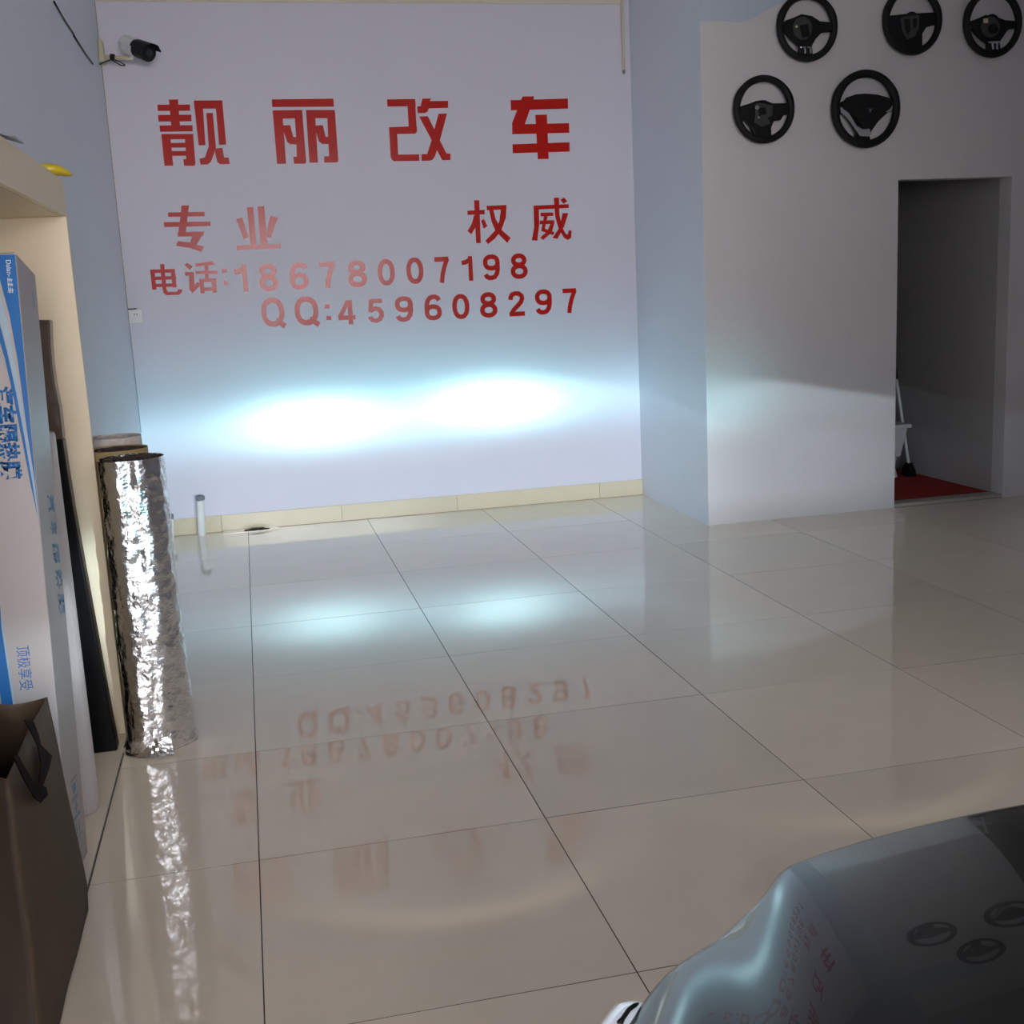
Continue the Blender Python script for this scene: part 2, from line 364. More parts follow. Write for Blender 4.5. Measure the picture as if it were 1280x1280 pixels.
glyph('red vinyl character 话, second of the telephone line', 180, 315, 10.667, [
    [(540, 175), (572, 145), (650, 190), (615, 238)], [(545, 268), (665, 268), (665, 318), (550, 318)], [(600, 300), (665, 300), (675, 440), (710, 400), (745, 420), (745, 450), (645, 550), (605, 500)],
    [(685, 155), (910, 122), (950, 170), (690, 195)], [(685, 258), (975, 245), (980, 290), (690, 292)], [(805, 140), (860, 135), (865, 370), (815, 370)],
    [(735, 360), (960, 350), (962, 400), (740, 405)], [(735, 360), (795, 360), (810, 550), (755, 552)], [(900, 355), (960, 350), (970, 540), (915, 545)], [(755, 475), (965, 468), (968, 512), (755, 520)]])
def colon(label, rects):
    c = hit((rects[0][0]+rects[0][2])/2, rects[1][3], 1, YB); t = thing('colon_mark', label, 'lettering', c, RED_GROUP)
    for x0, y0, x1, y1 in rects:
        obj('dot', prism(NB(), [hit(x, y, 1, YB) for x, y in ((x0, y0), (x1, y0), (x1, y1), (x0, y1))], (0, -TH, 0)), M['red'], t)
colon('two red square dots of the colon after 电话', [(277.5, 335.6, 283.6, 341), (279.8, 351, 285.5, 356.2)])
colon('two red square dots of the colon after QQ', [(406, 380.5, 412, 385.5), (408, 395, 414, 400.2)])

def text_mesh(body, offset=0.0):
    c = bpy.data.curves.new('txt', 'FONT'); c.body = body; c.offset = offset; c.resolution_u = 6
    o = bpy.data.objects.new('txt', c); COL.objects.link(o)
    dg = bpy.context.evaluated_depsgraph_get(); dg.update()
    me = bpy.data.meshes.new_from_object(o.evaluated_get(dg))
    bpy.data.objects.remove(o); bpy.data.curves.remove(c)
    return me
def flat_text(body, mapf, depth, m, name, parent=None, offset=0.0, weld=True):
    """font outline mapped by mapf(u,v) (u, v in 0..1 of its bounds), thin solid towards depth"""
    me = text_mesh(body, offset)
    xs_ = [v.co.x for v in me.vertices]; ys_ = [v.co.y for v in me.vertices]
    x0, x1, y0, y1 = min(xs_), max(xs_), min(ys_), max(ys_)
    bm = NB(); bm.from_mesh(me); bpy.data.meshes.remove(me)
    for v in bm.verts: v.co = mapf((v.co.x-x0)/(x1-x0), (v.co.y-y0)/(y1-y0))
    bmesh.ops.remove_doubles(bm, verts=bm.verts, dist=1e-6)
    r = bmesh.ops.extrude_face_region(bm, geom=list(bm.faces))
    for v in [g for g in r['geom'] if isinstance(g, bmesh.types.BMVert)]: v.co += Vector(depth)
    return obj(name, bm, m, parent)
ORD = ['first', 'second', 'third', 'fourth', 'fifth', 'sixth', 'seventh', 'eighth', 'ninth', 'tenth', 'eleventh']
def ell(cx, cy, rx, ry, a0=0, a1=360, n=26, p=2.35):
    out = []
    for i in range(n+1):
        a = math.radians(a0+(a1-a0)*i/n); c_, s_ = math.cos(a), math.sin(a)
        out.append((cx+rx*math.copysign(abs(c_)**(2/p), c_), cy+ry*math.copysign(abs(s_)**(2/p), s_)))
    return out
HT = 0.092
def six(): return [ell(0.34, 0.31, 0.256, 0.226), [(0.60, 0.77), (0.55, 0.86), (0.46, 0.912), (0.35, 0.918), (0.22, 0.88), (0.13, 0.76), (0.09, 0.60), (0.084, 0.42), (0.084, 0.31)]]
# strokes of each sign in a box of width w and height 1
STROKES = {
    '0': (0.68, [ell(0.34, 0.5, 0.256, 0.416, p=2.2)]),
    '1': (0.50, [[(0.40, 0.0), (0.40, 1.0)], [(0.40, 0.90), (0.30, 0.81), (0.18, 0.755), (0.02, 0.735)]]),
    '2': (0.66, [[(0.085, 0.66), (0.10, 0.78), (0.17, 0.88), (0.30, 0.918), (0.44, 0.90), (0.55, 0.81), (0.57, 0.69), (0.51, 0.55), (0.36, 0.40), (0.20, 0.25), (0.11, 0.10)], [(0.02, 0.084), (0.66, 0.084)]]),
    '4': (0.70, [[(0.44, 0.96), (0.07, 0.33)], [(0.0, 0.29), (0.70, 0.29)], [(0.50, 0.0), (0.50, 1.0)]]),
    '5': (0.66, [[(0.62, 0.916), (0.13, 0.916)], [(0.17, 0.98), (0.12, 0.46)], [(0.11, 0.50), (0.22, 0.575), (0.34, 0.595), (0.48, 0.55), (0.57, 0.43), (0.57, 0.28), (0.48, 0.14), (0.33, 0.084), (0.19, 0.12), (0.10, 0.22), (0.085, 0.27)]]),
    '6': (0.68, six()), '9': (0.68, [[(0.68-x, 1-y) for x, y in st] for st in six()]),
    '7': (0.64, [[(0.02, 0.916), (0.62, 0.916)], [(0.56, 0.93), (0.42, 0.60), (0.33, 0.30), (0.28, 0.0)]]),
    '8': (0.68, [ell(0.34, 0.735, 0.222, 0.181, p=2.1), ell(0.34, 0.295, 0.256, 0.211, p=2.1)]),
    'Q': (0.86, [ell(0.42, 0.52, 0.335, 0.396, p=2.3), [(0.52, 0.26), (0.84, 0.03)]])}
def ribbon(bm, pts, hw, mapf, depth):
    """one stroke of constant width as a thin solid strip"""
    n = len(pts); closed = (Vector(pts[0])-Vector(pts[-1])).length < 1e-4
    if closed: pts = pts[:-1]; n -= 1
    L_, R_ = [], []
    for i in range(n):
        p = Vector(pts[i]); a_ = Vector(pts[(i-1) % n] if (closed or i) else pts[0]); b_ = Vector(pts[(i+1) % n] if (closed or i < n-1) else pts[-1])
        d1 = (p-a_).normalized() if (p-a_).length > 1e-9 else (b_-p).normalized(); d2 = (b_-p).normalized() if (b_-p).length > 1e-9 else d1
        t_ = (d1+d2).normalized(); nn = Vector((-t_.y, t_.x)); m_ = hw/max(0.6, nn.dot(Vector((-d1.y, d1.x))))
        L_.append(p+nn*m_); R_.append(p-nn*m_)
    V = [[bm.verts.new(mapf(q_.x, q_.y)+o_) for q_ in P_] for o_ in (Vector((0, 0, 0)), Vector(depth)) for P_ in (L_, R_)]
    l0, r0, l1, r1 = V
    for i in range(n if closed else n-1):
        k = (i+1) % n
        for A_, B_ in ((l1, r1), (l0, l1), (r1, r0)): bm.faces.new((A_[i], A_[k], B_[k], B_[i]))
    if not closed:
        bm.faces.new((l0[0], l1[0], r1[0], r0[0])); bm.faces.new((l0[-1], r0[-1], r1[-1], l1[-1]))
def digit(ch, bb, label, name='wall_digit'):
    x0, y0, x1, y1 = bb; cx, cy = (x0+x1)/2, (y0+y1)/2
    c = hit(cx, cy, 1, YB); l = hit(x0, cy, 1, YB); r = hit(x1, cy, 1, YB); t = hit(cx, y0, 1, YB); bt = hit(cx, y1, 1, YB)
    bw, strokes = STROKES[ch]
    wd = (r.x-l.x)-0.006; ht = t.z-bt.z
    f = lambda u, v: Vector((c.x+(u/bw-0.5)*wd, YB-0.0002, c.z+(v-0.5)*ht))
    bm = NB()
    for i, st in enumerate(strokes): ribbon(bm, st, HT if ch != 'Q' else 0.092, f, (0, -TH-0.00007*i, 0))
    tag(obj(name, bm, M['red']), label, 'lettering', RED_GROUP)
tel = [(292.5, 331, 310, 365), (323.3, 329.7, 347.8, 363.8), (361.7, 328.4, 385.5, 361.7), (398.6, 328, 420.4, 360), (434.4, 325.6, 458.7, 358.9), (471.8, 324, 493.8, 356.8),
       (507.6, 322, 529.5, 354.8), (542.6, 321.3, 562.5, 353.5), (576.2, 320.3, 591.6, 351.2), (603.7, 318.2, 625.1, 350), (637.8, 317, 659.7, 348.4)]
for i, (ch, bb) in enumerate(zip('18678007198', tel)):
    digit(ch, bb, 'red vinyl digit %s, %s digit of the telephone number' % (ch, ORD[i]))
for i, bb in enumerate([(326.4, 372, 356.4, 409.8), (368, 370.7, 399, 408)]):
    digit('Q', bb, 'shiny red vinyl letter Q, %s letter of the QQ line' % ORD[i], 'wall_letter')
qq = [(422, 375.3, 444.6, 406), (459, 373.7, 480, 403.5), (493.6, 370.6, 516.6, 402), (530.3, 368.5, 552.2, 400.2), (565, 367.7, 587, 398.7),
      (599.4, 365.4, 621.8, 396.9), (635.2, 364.1, 656.1, 395), (668.7, 362, 690.1, 393), (702.5, 360.8, 721.6, 391.2)]
for i, (ch, bb) in enumerate(zip('459608297', qq)):
    digit(ch, bb, 'red vinyl digit %s, %s digit of the QQ number' % (ch, ORD[i]))

# ------------------------------------------------------------------ steering wheels on the front wall
YW = YF-0.050
WHEELS = 'steering wheels hung on the wall'
def wheel(label, ctr, w_px, extra):
    c = hit(ctr[0], ctr[1], 1, YW)
    R = (hit(ctr[0]+w_px/2, ctr[1], 1, YW)-hit(ctr[0]-w_px/2, ctr[1], 1, YW)).length/2
    t = thing('steering_wheel', label, 'steering wheel', (c.x, YF, c.z), WHEELS)
    bm = NB(); n, k, mr = 56, 12, R*0.104
    rings = []
    for i in range(n):
        a = 2*math.pi*i/n
        grip = 1+0.18*math.exp(-((math.degrees(a) % 360-25)/16)**2)+0.18*math.exp(-((math.degrees(a) % 360-155)/16)**2)
        rings.append([bm.verts.new((c.x+(R-mr+mr*grip*math.cos(q))*math.cos(a), YW+mr*0.95*math.sin(q), c.z+(R-mr+mr*grip*math.cos(q))*math.sin(a))) for q in [2*math.pi*j/k for j in range(k)]])
    for i in range(n):
        for j in range(k): bm.faces.new((rings[i][j], rings[(i+1) % n][j], rings[(i+1) % n][(j+1) % k], rings[i][(j+1) % k]))
    obj('rim', bm, M['leather'], t, smooth=True)
    # boss that carries the wheel on the wall
    b2 = NB(); r0 = R*0.22
    n = 20; q0 = [b2.verts.new((c.x+r0*math.cos(2*math.pi*i/n), YF-0.001, c.z+r0*math.sin(2*math.pi*i/n))) for i in range(n)]
    q1 = [b2.verts.new((c.x+r0*1.25*math.cos(2*math.pi*i/n), YW+0.005, c.z+r0*1.25*math.sin(2*math.pi*i/n))) for i in range(n)]
    for i in range(n): b2.faces.new((q0[i], q0[(i+1) % n], q1[(i+1) % n], q1[i]))
    b2.faces.new(q0); b2.faces.new(q1)
    obj('boss', b2, M['black'], t)
    for name, m, y0, y1, (ox, oy, sc), pts in extra:
        obj(name, prism(NB(), [Vector((p.x, y0, p.z)) for p in px_poly(pts, ox, oy, sc, 1, YW)], (0, y1-y0, 0)), M[m], t, bevel=0.004 if abs(y1-y0) > 0.012 else 0.0012)
    return t
def circ(cx, cy, r, n=18, ry=None): return [(cx+r*math.cos(2*math.pi*i/n), cy+(ry or r)*math.sin(2*math.pi*i/n)) for i in range(n)]
A4 = (860, 0, 3.048)
wheel('black steering wheel with chrome twin bars on its lower spoke, beside the wall corner', (1009, 34), 76, [
    ('spokes', 'black', YW+0.012, YW-0.012, A4, [(352, 92), (372, 78), (395, 70), (430, 55), (470, 62), (500, 82), (560, 88), (560, 120), (508, 124), (484, 150), (470, 175), (474, 222), (418, 222), (422, 178), (390, 150), (368, 124), (352, 122)]),
    ('hub_plate', 'grey_metal', YW-0.012, YW-0.017, A4, circ(432, 110, 36, 20, 44)),
    ('hub_socket', 'black', YW-0.017, YW-0.020, A4, [(418, 100), (452, 92), (458, 140), (430, 148)]),
    ('connector', 'cream_plastic', YW-0.017, YW-0.021, A4, circ(408, 104, 5)),
    ('chrome_bar', 'chrome', YW-0.0121, YW-0.017, A4, [(424, 181), (444, 179), (446, 205), (440, 206), (438, 185), (425, 185)]),
    ('chrome_bar', 'chrome', YW-0.0121, YW-0.017, A4, [(449, 179), (468, 180), (466, 206), (460, 206), (459, 186), (450, 184)])])
wheel('black steering wheel with bare metal hub frame and wide filled lower half', (1140.5, 26), 74, [
    ('spokes', 'black', YW+0.012, YW-0.012, A4, [(752, 62), (830, 54), (930, 48), (960, 46), (962, 92), (930, 97), (905, 105), (890, 130), (890, 200), (850, 206), (800, 190), (765, 150), (752, 110)]),
    ('hub_frame', 'grey_metal', YW-0.012, YW-0.018, A4, [(805, 68), (876, 60), (874, 108), (858, 142), (830, 152), (812, 120)]),
    ('hub_cavity', 'black', YW-0.018, YW-0.020, A4, [(816, 76), (838, 74), (842, 118), (830, 140), (820, 112)]),
    ('hub_cavity', 'black', YW-0.018, YW-0.020, A4, [(850, 74), (866, 72), (864, 105), (852, 110)])])
wheel('black steering wheel with small silver square trim on its lower spoke, above the doorway', (1240.8, 29), 73, [
    ('spokes', 'black', YW+0.012, YW-0.012, A4, [(1062, 84), (1090, 76), (1130, 58), (1165, 62), (1205, 78), (1264, 82), (1264, 108), (1218, 112), (1200, 138), (1184, 162), (1190, 206), (1136, 206), (1136, 168), (1104, 142), (1078, 112), (1062, 110)]),
    ('hub_plate', 'grey_metal', YW-0.012, YW-0.016, A4, circ(1146, 105, 36, 20, 40)),
    ('hub_socket', 'black', YW-0.016, YW-0.019, A4, circ(1156, 112, 20)),
    ('connector', 'cream_plastic', YW-0.016, YW-0.021, A4, [(1118, 74), (1135, 73), (1136, 90), (1119, 91)]),
    ('silver_trim', 'chrome', YW-0.0121, YW-0.016, A4, [(1138, 160), (1184, 158), (1185, 164), (1176, 166), (1176, 190), (1168, 190), (1168, 168), (1158, 168), (1160, 190), (1154, 190), (1150, 167), (1138, 166)])])
A7 = (910, 80, 11.64)
wheel('black steering wheel with thick spokes and exposed hub mechanism, lowest by the wall corner', (955, 136.7), 76.4, [
    ('spokes', 'black', YW+0.012, YW-0.012, A7, [(110, 635), (300, 580), (400, 540), (500, 525), (580, 550), (640, 575), (930, 570), (930, 740), (800, 745), (760, 820), (660, 830), (620, 930), (625, 1120), (500, 1130), (400, 1080), (330, 930), (260, 835), (110, 800)]),
    ('hub_mechanism', 'grey_metal', YW-0.012, YW-0.018, A7, [(375, 590), (450, 575), (630, 610), (625, 760), (560, 780), (600, 880), (480, 920), (365, 860), (390, 720)]),
    ('hub_socket', 'black', YW-0.018, YW-0.021, A7, [(420, 650), (520, 640), (540, 740), (430, 760)]),
    ('switch_pad', 'black', YW-0.012, YW-0.02, A7, [(200, 650), (330, 640), (340, 740), (220, 745)]),
    ('switch_pad', 'black', YW-0.012, YW-0.02, A7, [(680, 640), (830, 630), (820, 720), (690, 740)]),
    ('connector', 'alloy', YW-0.018, YW-0.022, A7, circ(405, 640, 30, 12)),
    ('connector', 'alloy', YW-0.018, YW-0.022, A7, circ(425, 785, 16, 10))])
A5 = (960, 0, 6.735)
wheel('large black steering wheel with airbag cover and tiny silver emblem', (1082.3, 136.3), 85.6, [
    ('spokes', 'black', YW+0.012, YW-0.004, A5, [(570, 870), (650, 850), (1000, 840), (1080, 860), (1080, 930), (1010, 945), (930, 1020), (880, 1090), (855, 1140), (865, 1210), (725, 1210), (735, 1120), (690, 1040), (640, 970), (570, 950)]),
    ('silver_trim', 'grey', YW-0.0041, YW-0.008, A5, [(604, 905), (640, 900), (690, 975), (740, 1060), (790, 1090), (850, 1085), (865, 1130), (850, 1150), (770, 1146), (745, 1110), (690, 1030), (640, 975), (610, 950)]),
    ('silver_trim', 'grey', YW-0.0041, YW-0.008, A5, [(970, 868), (1035, 880), (1046, 905), (1030, 940), (985, 945), (1020, 920), (1026, 895), (975, 880)]),
    ('airbag_cover', 'leather', YW-0.008, YW-0.034, A5, [(605, 880), (650, 825), (720, 800), (800, 795), (900, 803), (990, 828), (1042, 862), (1010, 915), (950, 965), (880, 1055), (825, 1082), (775, 1065), (700, 975), (625, 920)]),
    ('emblem', 'chrome', YW-0.034, YW-0.037, A5, [(812, 918), (832, 926), (856, 920), (845, 935), (836, 958), (826, 938)])])

# ------------------------------------------------------------------ small things on the walls
t = thing('security_camera', 'white bullet security camera with black front on a corner bracket', 'camera', (-0.6, YB-0.06, 2.98))
yb = YB-0.07
def P(x, y, yy): return hit(x, y, 1, yy)
b = NB(); q0, q1 = P(120, 50, yb), P(130, 68, yb); box(b, XL+0.001, q1.x, yb-0.03, YB-0.001, q1.z, q0.z); obj('junction_box', b, M['cream_plastic'], t, bevel=0.008)
b = NB(); q0, q1 = P(119, 67, yb), P(132, 79, yb); box(b, XL+0.001, q1.x, yb-0.05, YB-0.001, q1.z, q0.z); obj('bracket_foot', b, M['cream_plastic'], t, bevel=0.006)
ya = yb-0.04
obj('bracket_arm', tube(NB(), [P(130, 72, ya), P(150, 72.5, ya), P(166, 73.5, ya-0.05)], [0.016, 0.012, 0.010]), M['cream_plastic'], t, smooth=True)
obj('bracket_joint', tube(NB(), [P(165, 74, ya-0.05), P(163.5, 60, ya-0.05)], [0.012, 0.014]), M['white'], t, smooth=True)
h0, h1 = P(158, 57, ya-0.02), P(186, 66, ya-0.20)
obj('housing', tube(NB(), [h0, lerp(h0, h1, 0.06), lerp(h0, h1, 0.50), lerp(h0, h1, 0.51)], [0.040, 0.050, 0.050, 0.048], seg=18), M['white'], t, smooth=False, bevel=0.003)
obj('front_cap', tube(NB(), [lerp(h0, h1, 0.51), lerp(h0, h1, 0.98), h1], [0.049, 0.053, 0.046], seg=18), M['black'], t)
dv = (h1-h0).normalized(); sd = dv.cross(Vector((0, 0, 1))).normalized(); ud = sd.cross(dv)
for nm, mm, f0, f1, r in (('sun_shield', 'white', -0.03, 0.52, 0.056), ('visor', 'black', 0.52, 1.16, 0.058)):
    b = NB(); ring0, ring1 = [], []
    for k in range(11):
        a = math.radians(-75+15*k)
        off = sd*(r*math.sin(a))+ud*(r*math.cos(a))
        ring0.append(lerp(h0, h1, f0)+off); ring1.append(lerp(h0, h1, f1)+off)
    for k in range(10):
        vv = [b.verts.new(p) for p in (ring0[k], ring0[k+1], ring1[k+1], ring1[k])]; b.faces.new(vv)
    o = obj(nm, b, M[mm], t); sm = o.modifiers.new('s', 'SOLIDIFY'); sm.thickness = 0.003
obj('lens', tube(NB(), [h1, h1+dv*0.003], 0.024, seg=16), M['glass'], t)
obj('tape', tube(NB(), [P(137.5, 71, ya), P(143.5, 71.6, ya)], 0.0185), M['black'], t)
obj('cable', tube(NB(), [P(120.5, 82, ya-0.01), P(131, 77.5, ya-0.02), P(140, 74, ya-0.025), P(149, 77, ya-0.03), P(156, 81, ya-0.03), P(156.5, 82, ya-0.032), P(152, 82, ya-0.032), P(143, 77, ya-0.03), P(139, 74, ya-0.025)], 0.0035, 6), M['black'], t, smooth=True)

for (p0, p1), lab in (((66, 2), (91, 43)), 'dark cable run along the left wall, the stretch away from the bracket'), (((91, 44.5), (115, 80)), 'dark cable run along the left wall, the stretch ending below the bracket'):
    a_, b_ = hit(*p0, 0, XL), hit(*p1, 0, XL)
    mid = (a_+b_)/2+Vector((0, 0, -0.006))
    tag(obj('wall_cable', tube(NB(), [v+Vector((0.005, 0, 0)) for v in (a_, lerp(a_, mid, 0.5), mid, b_)], 0.0045, 6), M['black'], smooth=True), lab, 'cable')

t = thing('wall_socket', 'white wall socket plate at the left edge of the back wall', 'socket', (-0.575, YB, 1.40))
obj('plate', box(NB(), XL+0.003, -0.535, YB-0.009, YB-0.0005, 1.40, 1.487), M['white'], t, bevel=0.003)
obj('backing_box', box(NB(), XL+0.001, -0.565, YB-0.007, YB-0.0005, 1.487, 1.494), M['black'], t)
for dx in (-0.585, -0.571): obj('pin_hole', box(NB(), dx, dx+0.006, YB-0.0097, YB-0.0089, 1.452, 1.459), M['black'], t)

q0, q1 = hit(777, 4, 1, YB-0.01), hit(778.5, 88, 1, YB-0.01)
t = thing('conduit', 'thin white conduit hanging down in the upper wall corner', 'conduit', (q1.x, YB, q1.z))
obj('tube', tube(NB(), [(2.737, YB-0.012, 3.40), (2.737, YB-0.012, q1.z)], 0.0105, 10), M['trim'], t, smooth=True)
obj('end_cap', tube(NB(), [(2.737, YB-0.012, q1.z), (2.737, YB-0.013, q1.z-0.022)], [0.011, 0.008], 10), M['greyplastic'], t)

# waste pipes in front of the skirting
def pipe(label, x, y, h, r, dx):
    t = thing('pipe_stub', label, 'pipe', (x, y, 0))
    o = obj('pipe', tube(NB(), [(x, y, 0.0), (x+dx*0.5, y, h*0.5), (x+dx, y, h-0.03)], r, 14), M['white'], t, smooth=False)
    b = NB()
    prof = [(r*1.0, h-0.031), (r*1.12, h-0.026), (r*1.15, h-0.004), (r*0.95, h), (r*0.6, h-0.002), (r*0.55, h-0.03)]
    lathe(b, prof, (x+dx, y, 0), 14)
    for v in b.verts: v.co.z += 0.006*noise.noise(v.co*60)
    obj('broken_rim', b, M['greyplastic'], t)
pipe('taller white waste pipe stub with a ragged grey rim, at the skirting', -0.300, 5.60, 0.265, 0.026, 0.012)
pipe('short thin white waste pipe stub beside the foil rolls', -0.488, 5.625, 0.155, 0.0115, 0.006)
# broken corner of tile with rubble
t = thing('loose_tile_piece', 'loose cut strip of cream tile against the skirting', 'tile', (0.02, 5.60, 0))
b = NB(); prism(b, [(-0.165, 5.535, 0.001), (0.20, 5.565, 0.001), (0.20, 5.648, 0.001), (-0.165, 5.640, 0.001)], (0, 0, 0.007)); obj('tile_strip', b, M['tile'], t, bevel=0.001)
b = NB(); bmesh.ops.create_icosphere(b, subdivisions=3, radius=1.0)
for v in b.verts:
    n_ = 1+0.5*noise.noise(v.co*2.2); v.co = Vector((0.055+v.co.x*0.075*n_, 5.575+v.co.y*0.016*n_, 0.009+max(v.co.z, -0.05)*0.012*n_))
obj('rubble', b, M['dirt'], t)

# ------------------------------------------------------------------ cabinet on the left
CX, CY1, CY0, CB = -0.445, 1.925, -0.75, XL-0.29
t = thing('open_cabinet', 'tall open cream board cabinet set in the left wall', 'cabinet', (-0.6, 0.6, 0))
obj('side_panel', box(NB(), CB, CX, CY1-0.022, CY1, 0.013, 1.788), M['wood'], t, bevel=0.0015)
obj('side_panel', box(NB(), CB, CX, CY0, CY0+0.022, 0.013, 1.788), M['wood'], t, bevel=0.0015)
obj('back_panel', box(NB(), CB-0.008, CB, CY0, CY1, 0.013, 1.905), M['wood'], t)
obj('top_board', box(NB(), CB, CX-0.02, CY0, CY1, 1.7885, 1.806), M['wood'], t)
obj('fascia', box(NB(), CX-0.0195, CX+0.0005, CY0, CY1+0.002, 1.7885, 1.905), M['wood'], t, bevel=0.002)
obj('top_lid', box(NB(), CB, CX-0.02, CY0, CY1, 1.889, 1.905), M['wood'], t)
obj('base_board', box(NB(), CB, CX+0.006, CY0, CY1, 0.001, 0.0125), M['tile'], t)
obj('edge_strip', box(NB(), CX+0.006, CX+0.0085, CY0, CY1, 0.0008, 0.0045), M['grout'], t)
# things on top of it
q = [hit(x, y, 1, 1.84) for x, y in ((34, 207), (40, 201), (58, 198.5), (72, 201), (88, 208), (87, 212), (60, 212))]
dz = 1.9055-min(p.z for p in q)
b = NB(); n = 14; rings = []
for i in range(n+1):
    s_ = i/n; x = lerp(-0.535, -0.405, s_); hgt = 0.004+0.036*math.sin(math.pi*min(1, s_*0.93+0.05))**0.8; wd = 0.004+0.045*math.sin(math.pi*min(1, s_*0.9+0.07))
    rings.append([b.verts.new((x, 1.84+wd*math.cos(a)*0.9, 1.906+hgt*0.5+hgt*0.5*math.sin(a)+0.004*noise.noise((x*40, a*2, 0)))) for a in [2*math.pi*k/12 for k in range(12)]])
for r0, r1 in zip(rings, rings[1:]):
    for k in range(12): b.faces.new((r0[k], r0[(k+1) % 12], r1[(k+1) % 12], r1[k]))
b.faces.new(rings[0][::-1]); b.faces.new(rings[-1])
mz = min(v.co.z for v in b.verts)
for v in b.verts: v.co.z += 1.9055-mz
tag(obj('plastic_packet', b, M['yellow'], smooth=True), 'slim yellow plastic packet lying on top of the cabinet', 'packet')
b = NB(); n = 12
g0 = [(-0.49+0.0*i, 0) for i in range(2)]
arc = [Vector((-0.555+0.135*i/n, 0.93+0.02*i/n, 1.907+0.026*math.sin(math.pi*(0.5+0.5*i/n)))) for i in range(n+1)]
for i in range(n):
    v_ = [b.verts.new(p) for p in (arc[i], arc[i+1], arc[i+1]+Vector((0, 0.12, 0)), arc[i]+Vector((0, 0.12, 0)))]; b.faces.new(v_)
bmesh.ops.remove_doubles(b, verts=b.verts, dist=1e-5)
bmesh.ops.solidify(b, geom=list(b.faces), thickness=0.004)
mz = min(v.co.z for v in b.verts)
for v in b.verts: v.co.z += 1.9055-mz
tag(obj('plastic_scraper', b, M['greyplastic'], smooth=True), 'curved grey plastic sheet lying on top of the cabinet', 'plastic sheet')

# ------------------------------------------------------------------ long film carton leaning in the cabinet
AL = math.radians(10.5)
piv = Vector((-0.461, 0.968, 0.0128))
def bx_(u, v, hh):
    """carton coords: u to -x along its front, v from far edge towards viewer, hh along its length"""
    return piv+Vector((-u, -v*math.cos(AL)+hh*math.sin(AL), v*math.sin(AL)+hh*math.cos(AL)))
BWU, BDV, BH = 0.172, 0.262, 1.60
t = thing('film_carton', 'tall white film carton with blue print leaning in the cabinet', 'carton', piv)
def quad_box(bm, u0, u1, v0, v1, h0, h1, f=bx_):
    v = [bm.verts.new(f(u, vv, h)) for u in (u0, u1) for vv in (v0, v1) for h in (h0, h1)]
    for q_ in ((0, 1, 3, 2), (4, 6, 7, 5), (0, 4, 5, 1), (2, 3, 7, 6), (0, 2, 6, 4), (1, 5, 7, 3)): bm.faces.new([v[i] for i in q_])
    return bm
obj('carton_body', quad_box(NB(), 0, BWU, 0, BDV, 0, BH), M['carton'], t, bevel=0.002)
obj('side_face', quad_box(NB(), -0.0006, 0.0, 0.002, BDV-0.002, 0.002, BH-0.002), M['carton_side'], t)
obj('top_flap', quad_box(NB(), 0.003, BWU-0.003, 0.003, BDV-0.003, BH, BH+0.0015), M['felt'], t)
def front_hit(x, y):
    """photo pixel -> (u, h) on the leaning front face"""
    n_ = Vector((0, -math.cos(AL), math.sin(AL))); p0 = bx_(0, BDV, 0)
    d = fw+rt*((x-640)/F_PX)-up*((y-640)/F_PX)
    s_ = (p0-CAM).dot(n_)/d.dot(n_); p = CAM+d*s_
    return (-(p.x-piv.x), (p-p0).dot(Vector((0, math.sin(AL), math.cos(AL)))))
def on_front(u, h, lift=0.0005): return bx_(u, BDV+lift, h)
FN = Vector((0, -math.cos(AL), math.sin(AL)))
def band(name, pts, m, lift):
    uh = [front_hit(*p) for p in pts]
    uh = [(min(max(u, 0.0012), BWU-0.0012), min(h, BH-0.0015)) for u, h in uh]
    obj(name, prism(NB(), [on_front(u, h, 0.0001) for u, h in uh], FN*lift), m, t)
band('blue_band', [(-40, 318), (21, 318), (27, 400), (36, 500), (42, 560), (50, 640), (51, 660), (44, 605), (34, 540), (22, 450), (12, 395), (0, 350), (-14, 322), (-40, 318)][:-1], M['blue'], 0.0005)
band('swoosh', [(-12, 330), (0, 366), (10, 410), (21, 470), (33, 540), (43, 600), (50, 650), (47, 640), (38, 590), (27, 530), (15, 465), (4, 415), (-8, 370), (-16, 345)], M['lblue'], 0.0007)
band('blue_stripe', [(-14, 372), (-2, 398), (9, 440), (20, 490), (31, 548), (40, 600), (47, 645), (38, 604), (28, 552), (17, 497), (6, 448), (-6, 408), (-18, 380)], M['blue'], 0.0009)
band('lower_stripe', [(-4, 745), (1, 760), (10, 820), (17.5, 880), (22, 920), (12, 925), (2, 880), (-4, 840)], M['blue'], 0.0005)
band('lower_line', [(0, 752), (4, 780), (13, 840), (22, 900), (20, 905), (11, 845), (2, 785)], M['lblue'], 0.0008)
def text_down(body, h_top, h_bot, uc, size, m, name, off, front=True):
    if front: f = lambda a, b_: on_front(uc+(0.5-b_)*size, lerp(h_top, h_bot, a), 0.0001)
    else: f = lambda a, b_: bx_(-0.0007, uc+(0.5-b_)*size, lerp(h_top, h_bot, a))
    flat_text(body, f, FN*0.0006 if front else Vector((0.0006, 0, 0)), m, name, t, offset=off)
M['white_ink'] = mat('white_print', (0.62, 0.68, 0.72), 0.4)
def span(p0, p1, p2, p3, body, m, name, off):
    (u0, h0_), (u1, h1_) = front_hit(*p0), front_hit(*p1)
    ua, ub = front_hit(*p2)[0], front_hit(*p3)[0]
    text_down(body, h0_, h1_, (u0+u1)/2, abs(ua-ub), m, name, off)
span((10.5, 325), (12, 346), (7.5, 336), (14, 336), 'Dalan-', M['white_ink'], 'brand_lettering', 0.02)
